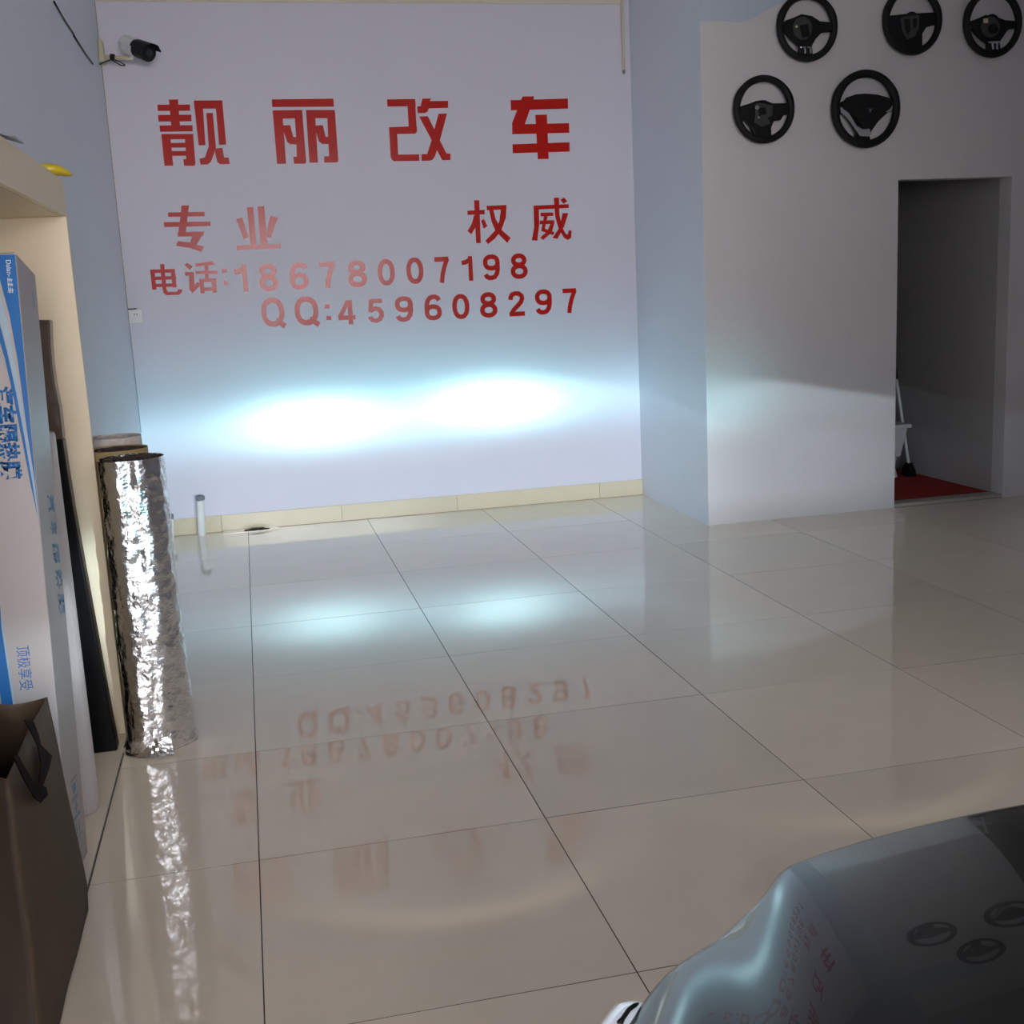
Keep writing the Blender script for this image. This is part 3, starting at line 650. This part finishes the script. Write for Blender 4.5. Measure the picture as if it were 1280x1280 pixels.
for k, (ya_, yb_) in enumerate(((347.5, 352), (353, 358), (359, 366))):
    (ua, ha), (ub, hb) = front_hit(9+0.5*k, ya_), front_hit(16+0.7*k, yb_)
    b = NB()
    for i in range(3): quad_box(b, lerp(ua, ub, i/3+0.02), lerp(ua, ub, i/3+0.2), BDV+0.0001, BDV+0.0007, lerp(ha, hb, 0.1*i), hb)
    quad_box(b, ua, ub, BDV+0.0001, BDV+0.0007, lerp(ha, hb, 0.45), lerp(ha, hb, 0.6))
    obj('brand_mark', b, M['white_ink'], t)
span((3, 483), (16, 600), (-7, 540), (21, 540), '汽车隔热膜', M['blue'], 'carton_lettering', 0.035)
span((25, 808), (37, 862), (22, 835), (39, 835), '顶极享受', M['blue'], 'script_lettering', 0.0)
# side face print
def sh(y): 
    n_ = Vector((1, 0, 0)); d = fw+rt*((y[0]-640)/F_PX)-up*((y[1]-640)/F_PX); s_ = (piv.x-CAM.x)/d.x; p = CAM+d*s_-piv
    return (-(p.y*math.cos(AL)-p.z*math.sin(AL)), p.y*math.sin(AL)+p.z*math.cos(AL))
for ch, pa, pb in (('汽', (61, 618), (66, 640)), ('车', (64, 652), (70, 668)), ('隔', (67, 680), (73, 704)), ('热', (70, 712), (77, 735)), ('膜', (73, 742), (80, 768))):
    va, ha = sh(pa); vb, hb = sh(pb); vc = (va+vb)/2
    text_down(ch, ha, hb, vc, 0.10, M['ink'], 'side_lettering', 0.03, front=False)
b = NB()
for k in range(7):
    va, ha = sh((37.5+0.35*k, 361+3.2*k)); quad_box(b, -0.0012, -0.0006, 0.055, 0.055+0.012+0.006*(k % 3), ha-0.004, ha)
obj('side_small_print', b, M['ink'], t)
for (y0, y1), kind in (((966, 987), 0), ((993, 1014), 1), ((1019, 1044), 2)):
    v0, h0_ = sh((97, y0)); v1, h1_ = sh((99, y1)); vc = 0.115
    s_ = 0.10
    b = NB()
    for hh in (h0_, h1_): quad_box(b, -0.0014, -0.0006, vc-s_/2, vc+s_/2, hh-0.0015, hh+0.0015)
    if kind == 0: quad_box(b, -0.0014, -0.0006, vc-0.02, vc+0.03, lerp(h0_, h1_, 0.75), lerp(h0_, h1_, 0.25))
    elif kind == 1:
        quad_box(b, -0.0014, -0.0006, vc-0.004, vc+0.004, lerp(h0_, h1_, 0.85), lerp(h0_, h1_, 0.15)); quad_box(b, -0.0014, -0.0006, vc-0.03, vc+0.03, lerp(h0_, h1_, 0.55), lerp(h0_, h1_, 0.48))
    else:
        for d_ in (-0.02, 0.02): quad_box(b, -0.0014, -0.0006, vc+d_-0.003, vc+d_+0.003, lerp(h0_, h1_, 0.8), lerp(h0_, h1_, 0.3))
    obj('handling_mark', b, M['ink'], t)

# white film roll beside it
b = NB(); wr, wc = 0.066, (-0.527, 1.275)
lathe(b, [(wr*0.93, 0.0127), (wr, 0.03), (wr, 1.14), (wr*0.95, 1.15), (0.03, 1.15), (0.03, 1.1)], (wc[0], wc[1], 0), 26)
tag(obj('film_roll', b, M['carton'], smooth=False, bevel=0.003), 'plain white wrapped film roll standing between carton and black film', 'film roll')
# black film leaning at the far panel
b = NB()
ol = [(48, 400), (62, 400), (63, 430), (65, 455), (68, 480), (74, 510), (77.5, 540), (79, 555), (84, 590), (92, 640), (101, 690), (110, 740), (120, 795), (130, 850), (139, 898), (147.5, 944),
      (125, 953), (108, 955), (90, 870), (75, 780), (60, 660), (50, 560), (42, 470), (40, 400)]
pp = [hit(x, y, 1, 1.735) for x, y in ol]
for p in pp: p.z = max(p.z, 0.0128)
t = thing('film_sheet_roll', 'flattened roll of black window film leaning on the cabinet panel', 'film roll', (pp[-9].x, 1.76, 0.0128))
lowp = [p for p in pp if True]
cut = 1.08
def clip(poly, zc, above):
    out = []
    for a_, b_ in zip(poly, poly[1:]+poly[:1]):
        ia, ib = (a_.z > zc) == above, (b_.z > zc) == above
        if ia: out.append(a_)
        if ia != ib: out.append(lerp(a_, b_, (zc-a_.z)/(b_.z-a_.z)))
    return out
obj('film_body', prism(NB(), clip(pp, cut, False), (0, 0.07, 0)), M['film'], t, bevel=0.006)
obj('plastic_wrap', prism(NB(), clip(pp, cut, True), (0, 0.07, 0)), M['wrap'], t, bevel=0.006)

# ------------------------------------------------------------------ brown gift bag
t = thing('paper_bag', 'large dark brown gift bag with ribbon handles standing at the cabinet', 'bag', (-0.5, 0.33, 0.0128))
zb, zt = 0.0128, 0.615
NU, NV = 14, 12
def bagpt(side, s_, r):
    """side 0 front(+x) 1 back; s_ along y 0..1; r height 0..1"""
    y0 = lerp(-0.04, 0.03, r); y1 = lerp(0.715, 0.51, r**0.8)-0.075*math.exp(-(r/0.06)**2)
    y = lerp(y0, y1, s_)
    bulge = 0.014*math.sin(math.pi*s_)*math.sin(math.pi*min(1, r*1.1))
    x = lerp(-0.420, -0.428, r)+bulge if side == 0 else lerp(-0.60, -0.575, r)-bulge
    zt_ = zt+(0.03*s_-0.012 if side == 1 else 0.006*math.sin(3*s_))
    rr = 0.045*(1-r)*0 
    return Vector((x+0.004*noise.noise((s_*3, r*3, side*9)), y+0.003*noise.noise((s_*4, r*4, 5)), lerp(zb, zt_, r)))
def sheet(fn, m, name, th=0.0012):
    b = NB(); g = [[b.verts.new(fn(i/NU, j/NV)) for j in range(NV+1)] for i in range(NU+1)]
    for i in range(NU):
        for j in range(NV): b.faces.new((g[i][j], g[i+1][j], g[i+1][j+1], g[i][j+1]))
    o = obj(name, b, m, t, smooth=True); s_ = o.modifiers.new('s', 'SOLIDIFY'); s_.thickness = th; s_.offset = 0
    return o
sheet(lambda a, r: bagpt(0, a, r), M['bag'], 'front_panel')
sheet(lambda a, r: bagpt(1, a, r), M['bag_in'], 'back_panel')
def gusset(s_):
    def f(a, r):
        p = lerp(bagpt(0, s_, r), bagpt(1, s_, r), a); fold = 0.05*r*math.sin(math.pi*a)
        p.y += fold if s_ == 0 else -fold
        return p
    return f
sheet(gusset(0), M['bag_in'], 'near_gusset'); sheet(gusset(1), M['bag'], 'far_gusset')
sheet(lambda a, r: lerp(bagpt(0, a, 0), bagpt(1, a, 0), r)+Vector((0, 0, 0.001)), M['bag'], 'bag_bottom')
for k, pts in enumerate(([(29, 900), (41, 902), (47, 918), (50, 931), (64, 945), (60, 962), (52, 984), (47, 980), (50, 955), (46, 933), (36, 912)],
            [(13, 945), (20, 945), (28, 960), (38, 976), (55, 985), (57, 994), (48, 1004), (40, 998), (25, 972)])):
    obj('ribbon_handle', prism(NB(), [hit(x, y, 0, -0.409)+Vector((0.003*k, 0, 0)) for x, y in pts], (0.0025, 0, 0)), M['ribbon'], t, bevel=0.0008)
# crumpled plastic in front of the bag
b = NB(); bmesh.ops.create_icosphere(b, subdivisions=4, radius=1.0)
for v in b.verts:
    n_ = 1+0.35*noise.noise(v.co*2.5)+0.12*noise.noise(v.co*7)
    v.co = Vector((-0.53+v.co.x*0.05*n_, -0.10+v.co.y*0.05*n_, 0.0128+max(0, (v.co.z*n_+0.9))*0.11))
tag(obj('plastic_bag', b, M['bagplastic'], smooth=True), 'crumpled whitish plastic bag beside the brown gift bag', 'plastic bag')

# ------------------------------------------------------------------ insulation rolls standing by the cabinet
def roll(label, c, r, h, name, mside, mtop, crinkle, turns, rim=None, flare=0.0):
    t = thing(name, label, 'roll', (c[0], c[1], 0), 'insulation rolls standing by the cabinet')
    b = NB(); ns, nh = 72, 90 if crinkle else 14; rings = []
    for j in range(nh+1):
        z = 0.001+(h-0.001)*j/nh; ring = []
        for i in range(ns):
            a = 2*math.pi*i/ns
            rr = r*(1+flare*(1-j/nh)**2)
            if crinkle > 0.004:
                dg = math.degrees(a) % 360
                if 205 < dg < 277: rr = min(rr*1.14, rr*0.985/math.cos(math.radians(dg-275)))
            if crinkle:
                p = Vector((math.cos(a)*3.0, math.sin(a)*3.0, z*9))
                rr += crinkle*(noise.noise(p*1.2)*0.9+abs(noise.noise(p*2.6))*0.8-0.3+0.35*noise.noise(p*6))
                rr += 0.010*(1-j/nh)**3*math.sin(3*a+1)
            ring.append(b.verts.new((c[0]+rr*math.cos(a), c[1]+rr*math.sin(a), z)))
        rings.append(ring)
    for q_, s_ in zip(rings, rings[1:]):
        for k in range(ns): b.faces.new((q_[k], q_[(k+1) % ns], s_[(k+1) % ns], s_[k]))
    b.faces.new(rings[0][::-1])
    obj('outer_layer', b, mside, t, smooth=True)
    # spiral of layers seen from above
    b = NB(); n = int(turns*36); pr = []
    for i in range(n+1):
        a = 2*math.pi*i/36; rr = r*0.97-(r*0.82)*(i/n)
        rr += 0.0025*noise.noise((math.cos(a)*2, math.sin(a)*2, i*0.02))
        pr.append(Vector((c[0]+rr*math.cos(a), c[1]+rr*math.sin(a), 0)))
    zz = [h-0.004+0.004*noise.noise((p.x*30, p.y*30, 1)) for p in pr]
    wall_t = r*0.82/turns*0.62
    lo, hi, lo2, hi2 = [], [], [], []
    for p, z in zip(pr, zz):
        d = (p-Vector((c[0], c[1], 0))).normalized()
        lo.append(b.verts.new((p.x, p.y, h-0.05))); hi.append(b.verts.new((p.x, p.y, z)))
        hi2.append(b.verts.new((p.x-d.x*wall_t, p.y-d.y*wall_t, z))); lo2.append(b.verts.new((p.x-d.x*wall_t, p.y-d.y*wall_t, h-0.05)))
    for i in range(n):
        for A_, B_ in ((lo, hi), (hi, hi2), (hi2, lo2)): b.faces.new((A_[i], A_[i+1], B_[i+1], B_[i]))
    obj('layer_spiral', b, mtop, t)
    b = NB(); lathe(b, [(r*0.95, h-0.052), (0.02, h-0.051)], (c[0], c[1], 0), 24); obj('core', b, M['felt'], t)
    return t
t = roll('crinkled silver foil insulation roll standing against the cabinet edge', (-0.314, 1.80), 0.104, 1.0, 'foil_roll', M['foil'], M['felt'], 0.0050, 5, flare=0.07)
# turned-over foil flap at its foot
b = NB(); n = 18
g = [[None]*9 for _ in range(n+1)]
for i in range(n+1):
    a = math.radians(195+95*i/n)
    for j in range(9):
        rr = 0.109+0.004*j+0.006*noise.noise((i*0.5, j*0.6, 3))
        z = 0.055*(1-j/8)**1.6+0.002+0.004*abs(noise.noise((i*0.7, j*0.9, 8)))
        g[i][j] = b.verts.new((-0.314+rr*math.cos(a), 1.80+rr*math.sin(a)*1.05, z))
for i in range(n):
    for j in range(8): b.faces.new((g[i][j], g[i+1][j], g[i+1][j+1], g[i][j+1]))
obj('foil_flap', b, M['foil'], t)
roll('kraft-sided brown insulation roll behind the foil roll', (-0.385, 2.055), 0.104, 1.005, 'kraft_roll', M['kraft'], M['felt'], 0, 4)
roll('pale foam-wrapped roll behind the kraft-sided roll', (-0.425, 2.33), 0.102, 1.02, 'foam_roll', M['foam'], M['foam'], 0.0015, 4)

# ------------------------------------------------------------------ closet things
sx, sy = 4.56, 5.40
t = thing('mop_basin', 'white ceramic pedestal mop basin inside the dark doorway', 'basin', (sx, sy, 0.018))
b = NB()
def rect_loft(b, secs):
    rings = []
    for cx, cy, hx, hy, z in secs:
        rings.append([b.verts.new((cx+hx*sxx, cy+hy*syy, z)) for sxx, syy in ((-1, -1), (1, -1), (1, 1), (-1, 1))])
    for q_, s_ in zip(rings, rings[1:]):
        for k in range(4): b.faces.new((q_[k], q_[(k+1) % 4], s_[(k+1) % 4], s_[k]))
    b.faces.new(rings[0][::-1]); b.faces.new(rings[-1])
    return b
obj('pedestal', rect_loft(NB(), [(sx, sy, 0.075, 0.075, 0.0185), (sx, sy, 0.06, 0.06, 0.10), (sx, sy, 0.07, 0.07, 0.175)]), M['ceramic'], t, bevel=0.012)
obj('bowl', rect_loft(NB(), [(sx, sy, 0.075, 0.10, 0.176), (sx, sy, 0.09, 0.13, 0.30), (sx, sy, 0.10, 0.15, 0.39)]), M['ceramic'], t, bevel=0.01)
b = NB(); rx_, ry_ = 0.12, 0.17
box(b, sx-rx_, sx+rx_, sy-ry_, sy-ry_+0.04, 0.39, 0.42); box(b, sx-rx_, sx+rx_, sy+ry_-0.04, sy+ry_, 0.39, 0.42); box(b, sx-rx_, sx-rx_+0.035, sy-ry_+0.04, sy+ry_-0.04, 0.39, 0.42); box(b, sx+rx_-0.035, sx+rx_, sy-ry_+0.04, sy+ry_-0.04, 0.39, 0.42)
obj('rim', b, M['ceramic'], t, bevel=0.006)
t = thing('broom', 'broom with white handle leaning in the dark doorway', 'broom', (4.78, 5.37, 0.018))
h_lo, h_hi = hit(1136, 580, 1, 5.36), hit(1120.5, 474, 1, 5.44)
obj('handle', tube(NB(), [h_lo, h_hi], 0.011, 8), M['white'], t)
obj('grip', tube(NB(), [h_hi, h_hi+(h_hi-h_lo)*0.30], 0.0135, 8), M['black'], t)
b = NB()
rect_loft(b, [(h_lo.x+0.005, 5.37, 0.028, 0.055, 0.0185), (h_lo.x+0.004, 5.365, 0.025, 0.05, h_lo.z-0.04), (h_lo.x, 5.36, 0.015, 0.02, h_lo.z+0.01)])
obj('bristle_head', b, M['black'], t)

# ------------------------------------------------------------------ the car
XC = 1.12
car = thing('car', 'dark metallic grey car with headlights on, nose towards the lettered wall', 'car', (XC, -3.0, 0))
EXT = [(0, 0), (.40, 0), (.44, .0005), (.47, .006), (.50, .021), (.53, .038), (.56, .048), (.59, .055), (.62, .067), (.65, .084), (.68, .101), (.72, .124), (.78, .155), (.84, .20), (.88, .25)]
YFR = [(0, -.940), (.07, -.940), (.165, -.941), (.29, -.950), (.38, -.966), (.41, -.974), (.446, -.992), (.487, -1.040), (.513, -1.055), (.56, -1.058), (.60, -1.062), (.64, -1.080), (.70, -1.135), (.76, -1.21), (.80, -1.28), (.84, -1.36), (.88, -1.55)]
def top_z(u, y):
    """height of the bonnet and fender skin; the creases fade towards the windscreen"""
    t_ = y+1.31
    zc = .873-.205*t_-.20*t_*t_ if t_ > -.35 else .873+.04725-.09*(t_+.35)
    ue = u-0.33*max(0.0, -(y+0.99)) if u < 0.72 else u-0.33*max(0.0, -(y+0.99))*max(0.0, (0.88-u)/0.16)
    g_ = 1+0.9*(y+1.06)
    g_ = 0.18+0.5*((g_-0.18)+math.sqrt((g_-0.18)**2+0.02))        # soft clamp
    return zc-.13*u*u-interp(EXT, max(0.0, ue))*g_
def hood_grid(us, sign, lip=True):
    b = NB(); NT = 34; g = []
    nose = [(0.010, -0.005), (0.018, -0.012), (0.024, -0.022), (0.026, -0.034)]
    for u in us:
        yf = interp(YFR, abs(u)); row = []
        for j in range(NT+1):
            tt = j/NT; y = lerp(-2.18, yf, 1-(1-tt)**1.5)
            row.append(b.verts.new((XC+sign*u, y, top_z(abs(u), y))))
        z1 = top_z(abs(u), yf)
        if lip:
            for dy, dz in nose: row.append(b.verts.new((XC+sign*u, yf+dy, z1+dz)))
        g.append(row)
    for r0, r1 in zip(g, g[1:]):
        for j in range(len(r0)-1): b.faces.new((r0[j], r1[j], r1[j+1], r0[j+1]))
    return b
NUU = 96
us = [-0.718+1.436*i/NUU for i in range(NUU+1)]
b = hood_grid(us, 1); o = obj('hood', b, M['paint'], car, smooth=True); s_ = o.modifiers.new('s', 'SOLIDIFY'); s_.thickness = 0.004; s_.offset = -1
o['label'] = 'dark grey metallic hood with raised creases'
LX = []
for sgn in (-1, 1):
    # fender: top edge band plus flank with wheel arch
    b = NB(); rows = []
    uu = [0.7225, 0.75, 0.78, 0.81, 0.84, 0.865, 0.88]
    NY = 60
    yy = [lerp(-2.18, -1.21, i/NY) for i in range(NY+1)]
    for y in yy:
        row = []
        for u in uu:
            yl = min(y, interp(YFR, u)+0.0)
            row.append(b.verts.new((XC+sgn*u, yl, top_z(u, yl))))
        yl = min(y, -1.55) if y > -1.55 else y
        z0 = top_z(0.88, min(y, -1.50))
        for k in range(1, 9):
            q_ = k/8; wdt = 0.88+0.035*math.sin(math.pi*min(1, q_*1.1))-0.03*max(0, y+1.55)*2
            z = lerp(z0, 0.24, q_)
            row.append(b.verts.new((XC+sgn*(wdt-max(0, y+1.62)*0.42*1.0), min(y, -1.20), z)))
        rows.append(row)
    WY, WZ, WR = -1.72, 0.32, 0.365
    for r0, r1 in zip(rows, rows[1:]):
        for j in range(len(r0)-1):
            c_ = (r0[j].co+r1[j+1].co)/2
            if j >= len(uu)-1 and (c_.y-WY)**2+(c_.z-WZ)**2 < WR**2: continue
            b.faces.new((r0[j], r1[j], r1[j+1], r0[j+1]))
    bmesh.ops.remove_doubles(b, verts=b.verts, dist=1e-5)
    obj('fender', b, M['paint'], car, smooth=True)
    # headlight: housing, clear lens, dark slots
    b = NB(); NL, NH_ = 22, 8; g = []
    for i in range(NL+1):
        u = lerp(0.53, 0.835, i/NL); yf = interp(YFR, u); zt_ = top_z(u, yf)-0.004; row = []
        hh = 0.17*(0.55+0.45*math.sin(math.pi*min(1, 0.25+0.75*i/NL)))
        rp = min(1.0, max(0.0, (u-0.625)/0.06)); rp = rp*rp*(3-2*rp)
        for j in range(NH_+1):
            q_ = j/NH_
            row.append(b.verts.new((XC+sgn*(u+0.012*math.sin(math.pi*q_)*(i/NL)), yf+0.004+(0.02+0.105*rp)*math.sin(q_*math.pi*0.5)**0.9*(1-0.2*i/NL), zt_-0.002-(1-rp)*0.03-hh*q_**2.0)))
        g.append(row)
    for r0, r1 in zip(g, g[1:]):
        for j in range(NH_): b.faces.new((r0[j], r1[j], r1[j+1], r0[j+1]))
    pts = [v.co.copy() for v in g[NL//3]]
    gp = [[v.co.copy() for v in r] for r in g]
    hl = obj('headlight', b, M['lens'], car, smooth=True)
    hl['label'] = 'lit headlight with clear pale lens'
    b = NB()
    gg = [[b.verts.new(p+Vector((0, -0.05, -0.012))) for p in r] for r in gp]
    for r0, r1 in zip(gg, gg[1:]):
        for j in range(NH_): b.faces.new((r0[j], r1[j], r1[j+1], r0[j+1]))
    obj('reflector', b, M['alloy'], hl, smooth=True)
    for i0, i1, j0 in ((16, 20, 1.2), (10.0, 12.2, 0.8)):
        b = NB(); P_ = []
        for k in range(7):
            f_ = lerp(i0, i1, k/6); i_ = int(f_); fr = f_-i_; jj = int(j0); jf = j0-jj
            a_ = lerp(lerp(gp[i_][jj], gp[i_+1][jj], fr), lerp(gp[i_][jj+1], gp[i_+1][jj+1], fr), jf)
            P_.append(a_+Vector((0, 0.001, 0.001)))
        tube(b, P_, [0.0012]+[0.0028]*5+[0.004], 8); obj('vent_slot', b, M['black'], hl, smooth=True)
    LX.append(XC+sgn*0.62)
# grille between the lamps and the bumper below
b = NB(); us2 = [-0.50+1.0*i/30 for i in range(31)]; g = []
for u in us2:
    yf = interp(YFR, abs(u))+0.028; z1 = top_z(abs(u), interp(YFR, abs(u)))-0.038
    g.append([b.verts.new((XC+u, yf+dy, z1-dz)) for dy, dz in ((0, 0), (0.02, 0.03), (0.03, 0.07), (0.04, 0.11), (0.045, 0.15))])
for r0, r1 in zip(g, g[1:]):
    for j in range(4): b.faces.new((r0[j], r1[j], r1[j+1], r0[j+1]))
gr = obj('grille', b, M['black'], car, smooth=True)
for k in range(3):
    b = NB(); tube(b, [(XC+u, interp(YFR, abs(u))+0.056+0.006*k, top_z(abs(u), interp(YFR, abs(u)))-0.075-0.035*k) for u in us2[3:-3]], 0.006, 6); obj('grille_bar', b, M['chrome'], gr)
b = NB(); us3 = [-0.88+1.76*i/44 for i in range(45)]; g = []
for u in us3:
    a_ = abs(u); yf = -0.83-0.05*(a_/0.5)**2 if a_ < 0.5 else -0.88-0.62*((a_-0.5)/0.38)**2.2
    row = []
    for dy, z in ((-0.085, 0.590), (-0.03, 0.575), (0.0, 0.52), (0.005, 0.42), (-0.02, 0.30), (-0.06, 0.21), (-0.14, 0.18)):
        row.append(b.verts.new((XC+u, yf+dy, z)))
    g.append(row)
for r0, r1 in zip(g, g[1:]):
    for j in range(6): b.faces.new((r0[j], r1[j], r1[j+1], r0[j+1]))
bu = obj('bumper', b, M['paint'], car, smooth=True)
obj('air_intake', box(NB(), XC-0.45, XC+0.45, -0.90, -0.822, 0.27, 0.36), M['black'], bu, bevel=0.01)
pl_ = obj('number_plate', box(NB(), XC-0.22, XC+0.22, -0.835, -0.815, 0.42, 0.535), M['blue'], bu, bevel=0.003)
# rear half of the body
def loft(name, secs, m, close=True):
    b = NB(); rings = [[b.verts.new(p) for p in s_] for s_ in secs]
    for q_, s_ in zip(rings, rings[1:]):
        for k in range(len(q_)-1): b.faces.new((q_[k], q_[k+1], s_[k+1], s_[k]))
    if close: b.faces.new(rings[-1])
    return obj(name, b, m, car, smooth=False)
def sec(y, hw, zl, zb_, sh_=0.03): return [(XC-hw+0.02, y, zl), (XC-hw, y, 0.45), (XC-hw-0.0, y, 0.70), (XC-hw+sh_, y, zb_), (XC+hw-sh_, y, zb_), (XC+hw, y, 0.70), (XC+hw, y, 0.45), (XC+hw-0.02, y, zl)]
loft('body_shell', [sec(-2.19, 0.885, 0.24, 0.88), sec(-3.2, 0.89, 0.22, 0.93), sec(-4.3, 0.885, 0.24, 0.97), sec(-4.95, 0.86, 0.28, 1.0), sec(-5.12, 0.80, 0.35, 0.9)], M['paint'])
RF = [(-2.98, 0.58, 1.43), (-3.4, 0.60, 1.475), (-4.0, 0.585, 1.455), (-4.35, 0.56, 1.40)]
loft('roof', [[(XC-h_, y, z-0.03), (XC-h_*0.7, y, z), (XC+h_*0.7, y, z), (XC+h_, y, z-0.03)] for y, h_, z in RF], M['paint'], close=False)
def quad(name, pts, m):
    b = NB(); b.faces.new([b.verts.new(p) for p in pts]); o = obj(name, b, m, car); s_ = o.modifiers.new('s', 'SOLIDIFY'); s_.thickness = 0.005; return o
quad('windshield', [(XC-0.72, -2.195, 0.96), (XC+0.72, -2.195, 0.96), (XC+0.57, -2.98, 1.41), (XC-0.57, -2.98, 1.41)], M['glass'])
quad('rear_window', [(XC-0.70, -4.95, 1.0), (XC+0.70, -4.95, 1.0), (XC+0.55, -4.35, 1.37), (XC-0.55, -4.35, 1.37)], M['glass'])
for sgn in (-1, 1):
    quad('side_window', [(XC+sgn*0.75, -2.25, 0.90), (XC+sgn*0.858, -3.45, 0.93), (XC+sgn*0.60, -3.45, 1.44), (XC+sgn*0.58, -2.99, 1.40)], M['glass'])
    quad('side_window', [(XC+sgn*0.858, -3.50, 0.93), (XC+sgn*0.85, -4.85, 0.99), (XC+sgn*0.56, -4.34, 1.37), (XC+sgn*0.60, -3.50, 1.44)], M['glass'])
    b = NB(); rect_loft(b, [(XC+sgn*0.93, -2.68, 0.035, 0.05, 0.96), (XC+sgn*0.955, -2.68, 0.075, 0.065, 1.03), (XC+sgn*0.95, -2.68, 0.065, 0.05, 1.10)])
    obj('side_mirror', b, M['paint'], car, bevel=0.02)
    for wy in (-1.72, -4.25):
        b = NB(); n = 28
        prof = [(0.20, -0.10), (0.30, -0.105), (0.318, -0.08), (0.32, 0.0), (0.318, 0.08), (0.30, 0.105), (0.20, 0.10)]
        rings = [[b.verts.new((XC+sgn*0.775+d_, wy+r_*math.cos(2*math.pi*k/n), 0.32+r_*math.sin(2*math.pi*k/n))) for k in range(n)] for r_, d_ in prof]
        for q_, s_ in zip(rings, rings[1:]):
            for k in range(n): b.faces.new((q_[k], q_[(k+1) % n], s_[(k+1) % n], s_[k]))
        wl = obj('wheel', b, M['tyre'], car, smooth=True)
        b = NB(); tube(b, [(XC+sgn*0.75, wy, 0.32), (XC+sgn*0.86, wy, 0.32)], [0.20, 0.198], 28); obj('alloy_rim', b, M['alloy'], wl)
        for k in range(5):
            a_ = 2*math.pi*k/5; b = NB(); tube(b, [(XC+sgn*0.862, wy, 0.32), (XC+sgn*0.864, wy+0.19*math.cos(a_), 0.32+0.19*math.sin(a_))], [0.035, 0.02], 8); obj('rim_spoke', b, M['alloy'], wl)

# ------------------------------------------------------------------ the beam of the two headlights
def beam(name, x, power, tilt, hotw, foot0):
    ld = bpy.data.lights.new(name, 'SPOT'); ld.energy = power; ld.spot_size = math.radians(150); ld.spot_blend = 0.3; ld.shadow_soft_size = 0.02
    ld.use_nodes = True; nt = ld.node_tree; em = nt.nodes['Emission']
    tc = nt.nodes.new('ShaderNodeTexCoord'); sp = nt.nodes.new('ShaderNodeSeparateXYZ'); nt.links.new(tc.outputs['Normal'], sp.inputs[0])
    X_, Y_, Z_ = (X(nt, sp.outputs[i]) for i in range(3))
    az = X_/(Z_*-1.0); el = Y_/(Z_*-1.0)-tilt
    cut = (az.step(0.02, 0.18)*0.022+0.006)-(az-0.27).max(0.0)*0.19
    soft = (az.step(0.17, 0.27)*-1.0+1.0)*0.030+0.0035
    below = ((cut-el)/soft).step(-1.0, 1.0)                      # cut-off, crisp towards the outside
    edge = az*az*0.7+foot0
    foot = (el-edge).step(-0.012, 0.03)                          # lower edge of the beam on the floor
    spread = (az*az*-2.2).exp()*((az.abs()-0.40).step(0.0, 0.10)*-0.72+1.0)
    main = ((el+0.10)/0.05).min(0.0).exp()*0.985+0.016           # falls off towards the floor
    low = below*foot*spread*main*0.31
    hot = az.gauss(0.0, hotw)*el.gauss(0.002, 0.015)
    hot2 = az.gauss(0.0, 0.12)*el.gauss(-0.003, 0.019)
    halo = az.gauss(0.0, 0.22)*((az.abs()-0.22).step(0.0, 0.10)*-0.85+1.0)*(el.gauss(0.0, 0.045)*0.55+el.gauss(0.0, 0.085)*0.10)*(el+0.02).step(-0.03, 0.03)
    rim = (el-edge).gauss(0.006, 0.010)*az.gauss(0.0, 0.24)*0.016
    def rgb(e, c):
        return [e*k for k in c]
    parts = [rgb(low, (0.73, 0.90, 1.02)), rgb(hot, (1.8, 3.0, 2.85)), rgb(hot2, (0.25, 0.50, 0.52)), rgb(halo, (0.17, 0.58, 0.66)), rgb(rim, (1.0, 0.85, 0.45))]
    cc = nt.nodes.new('ShaderNodeCombineColor')
    for i in range(3):
        s_ = parts[0][i]
        for p in parts[1:]: s_ = s_+p[i]
        nt.links.new(s_.s, cc.inputs[i])
    nt.links.new(cc.outputs[0], em.inputs['Color']); em.inputs['Strength'].default_value = 1.0
    o = bpy.data.objects.new(name, ld); COL.objects.link(o)
    o.location = (x, -0.965, 0.685); o.rotation_euler = (math.pi/2, 0, 0)
    o.parent = car; o.matrix_parent_inverse = pinv(car)
    return o
beam('headlight_beam', 0.505, 1500, 0.000, 0.040, -0.53)
beam('headlight_beam', 1.745, 1500, 0.007, 0.040, -0.49)
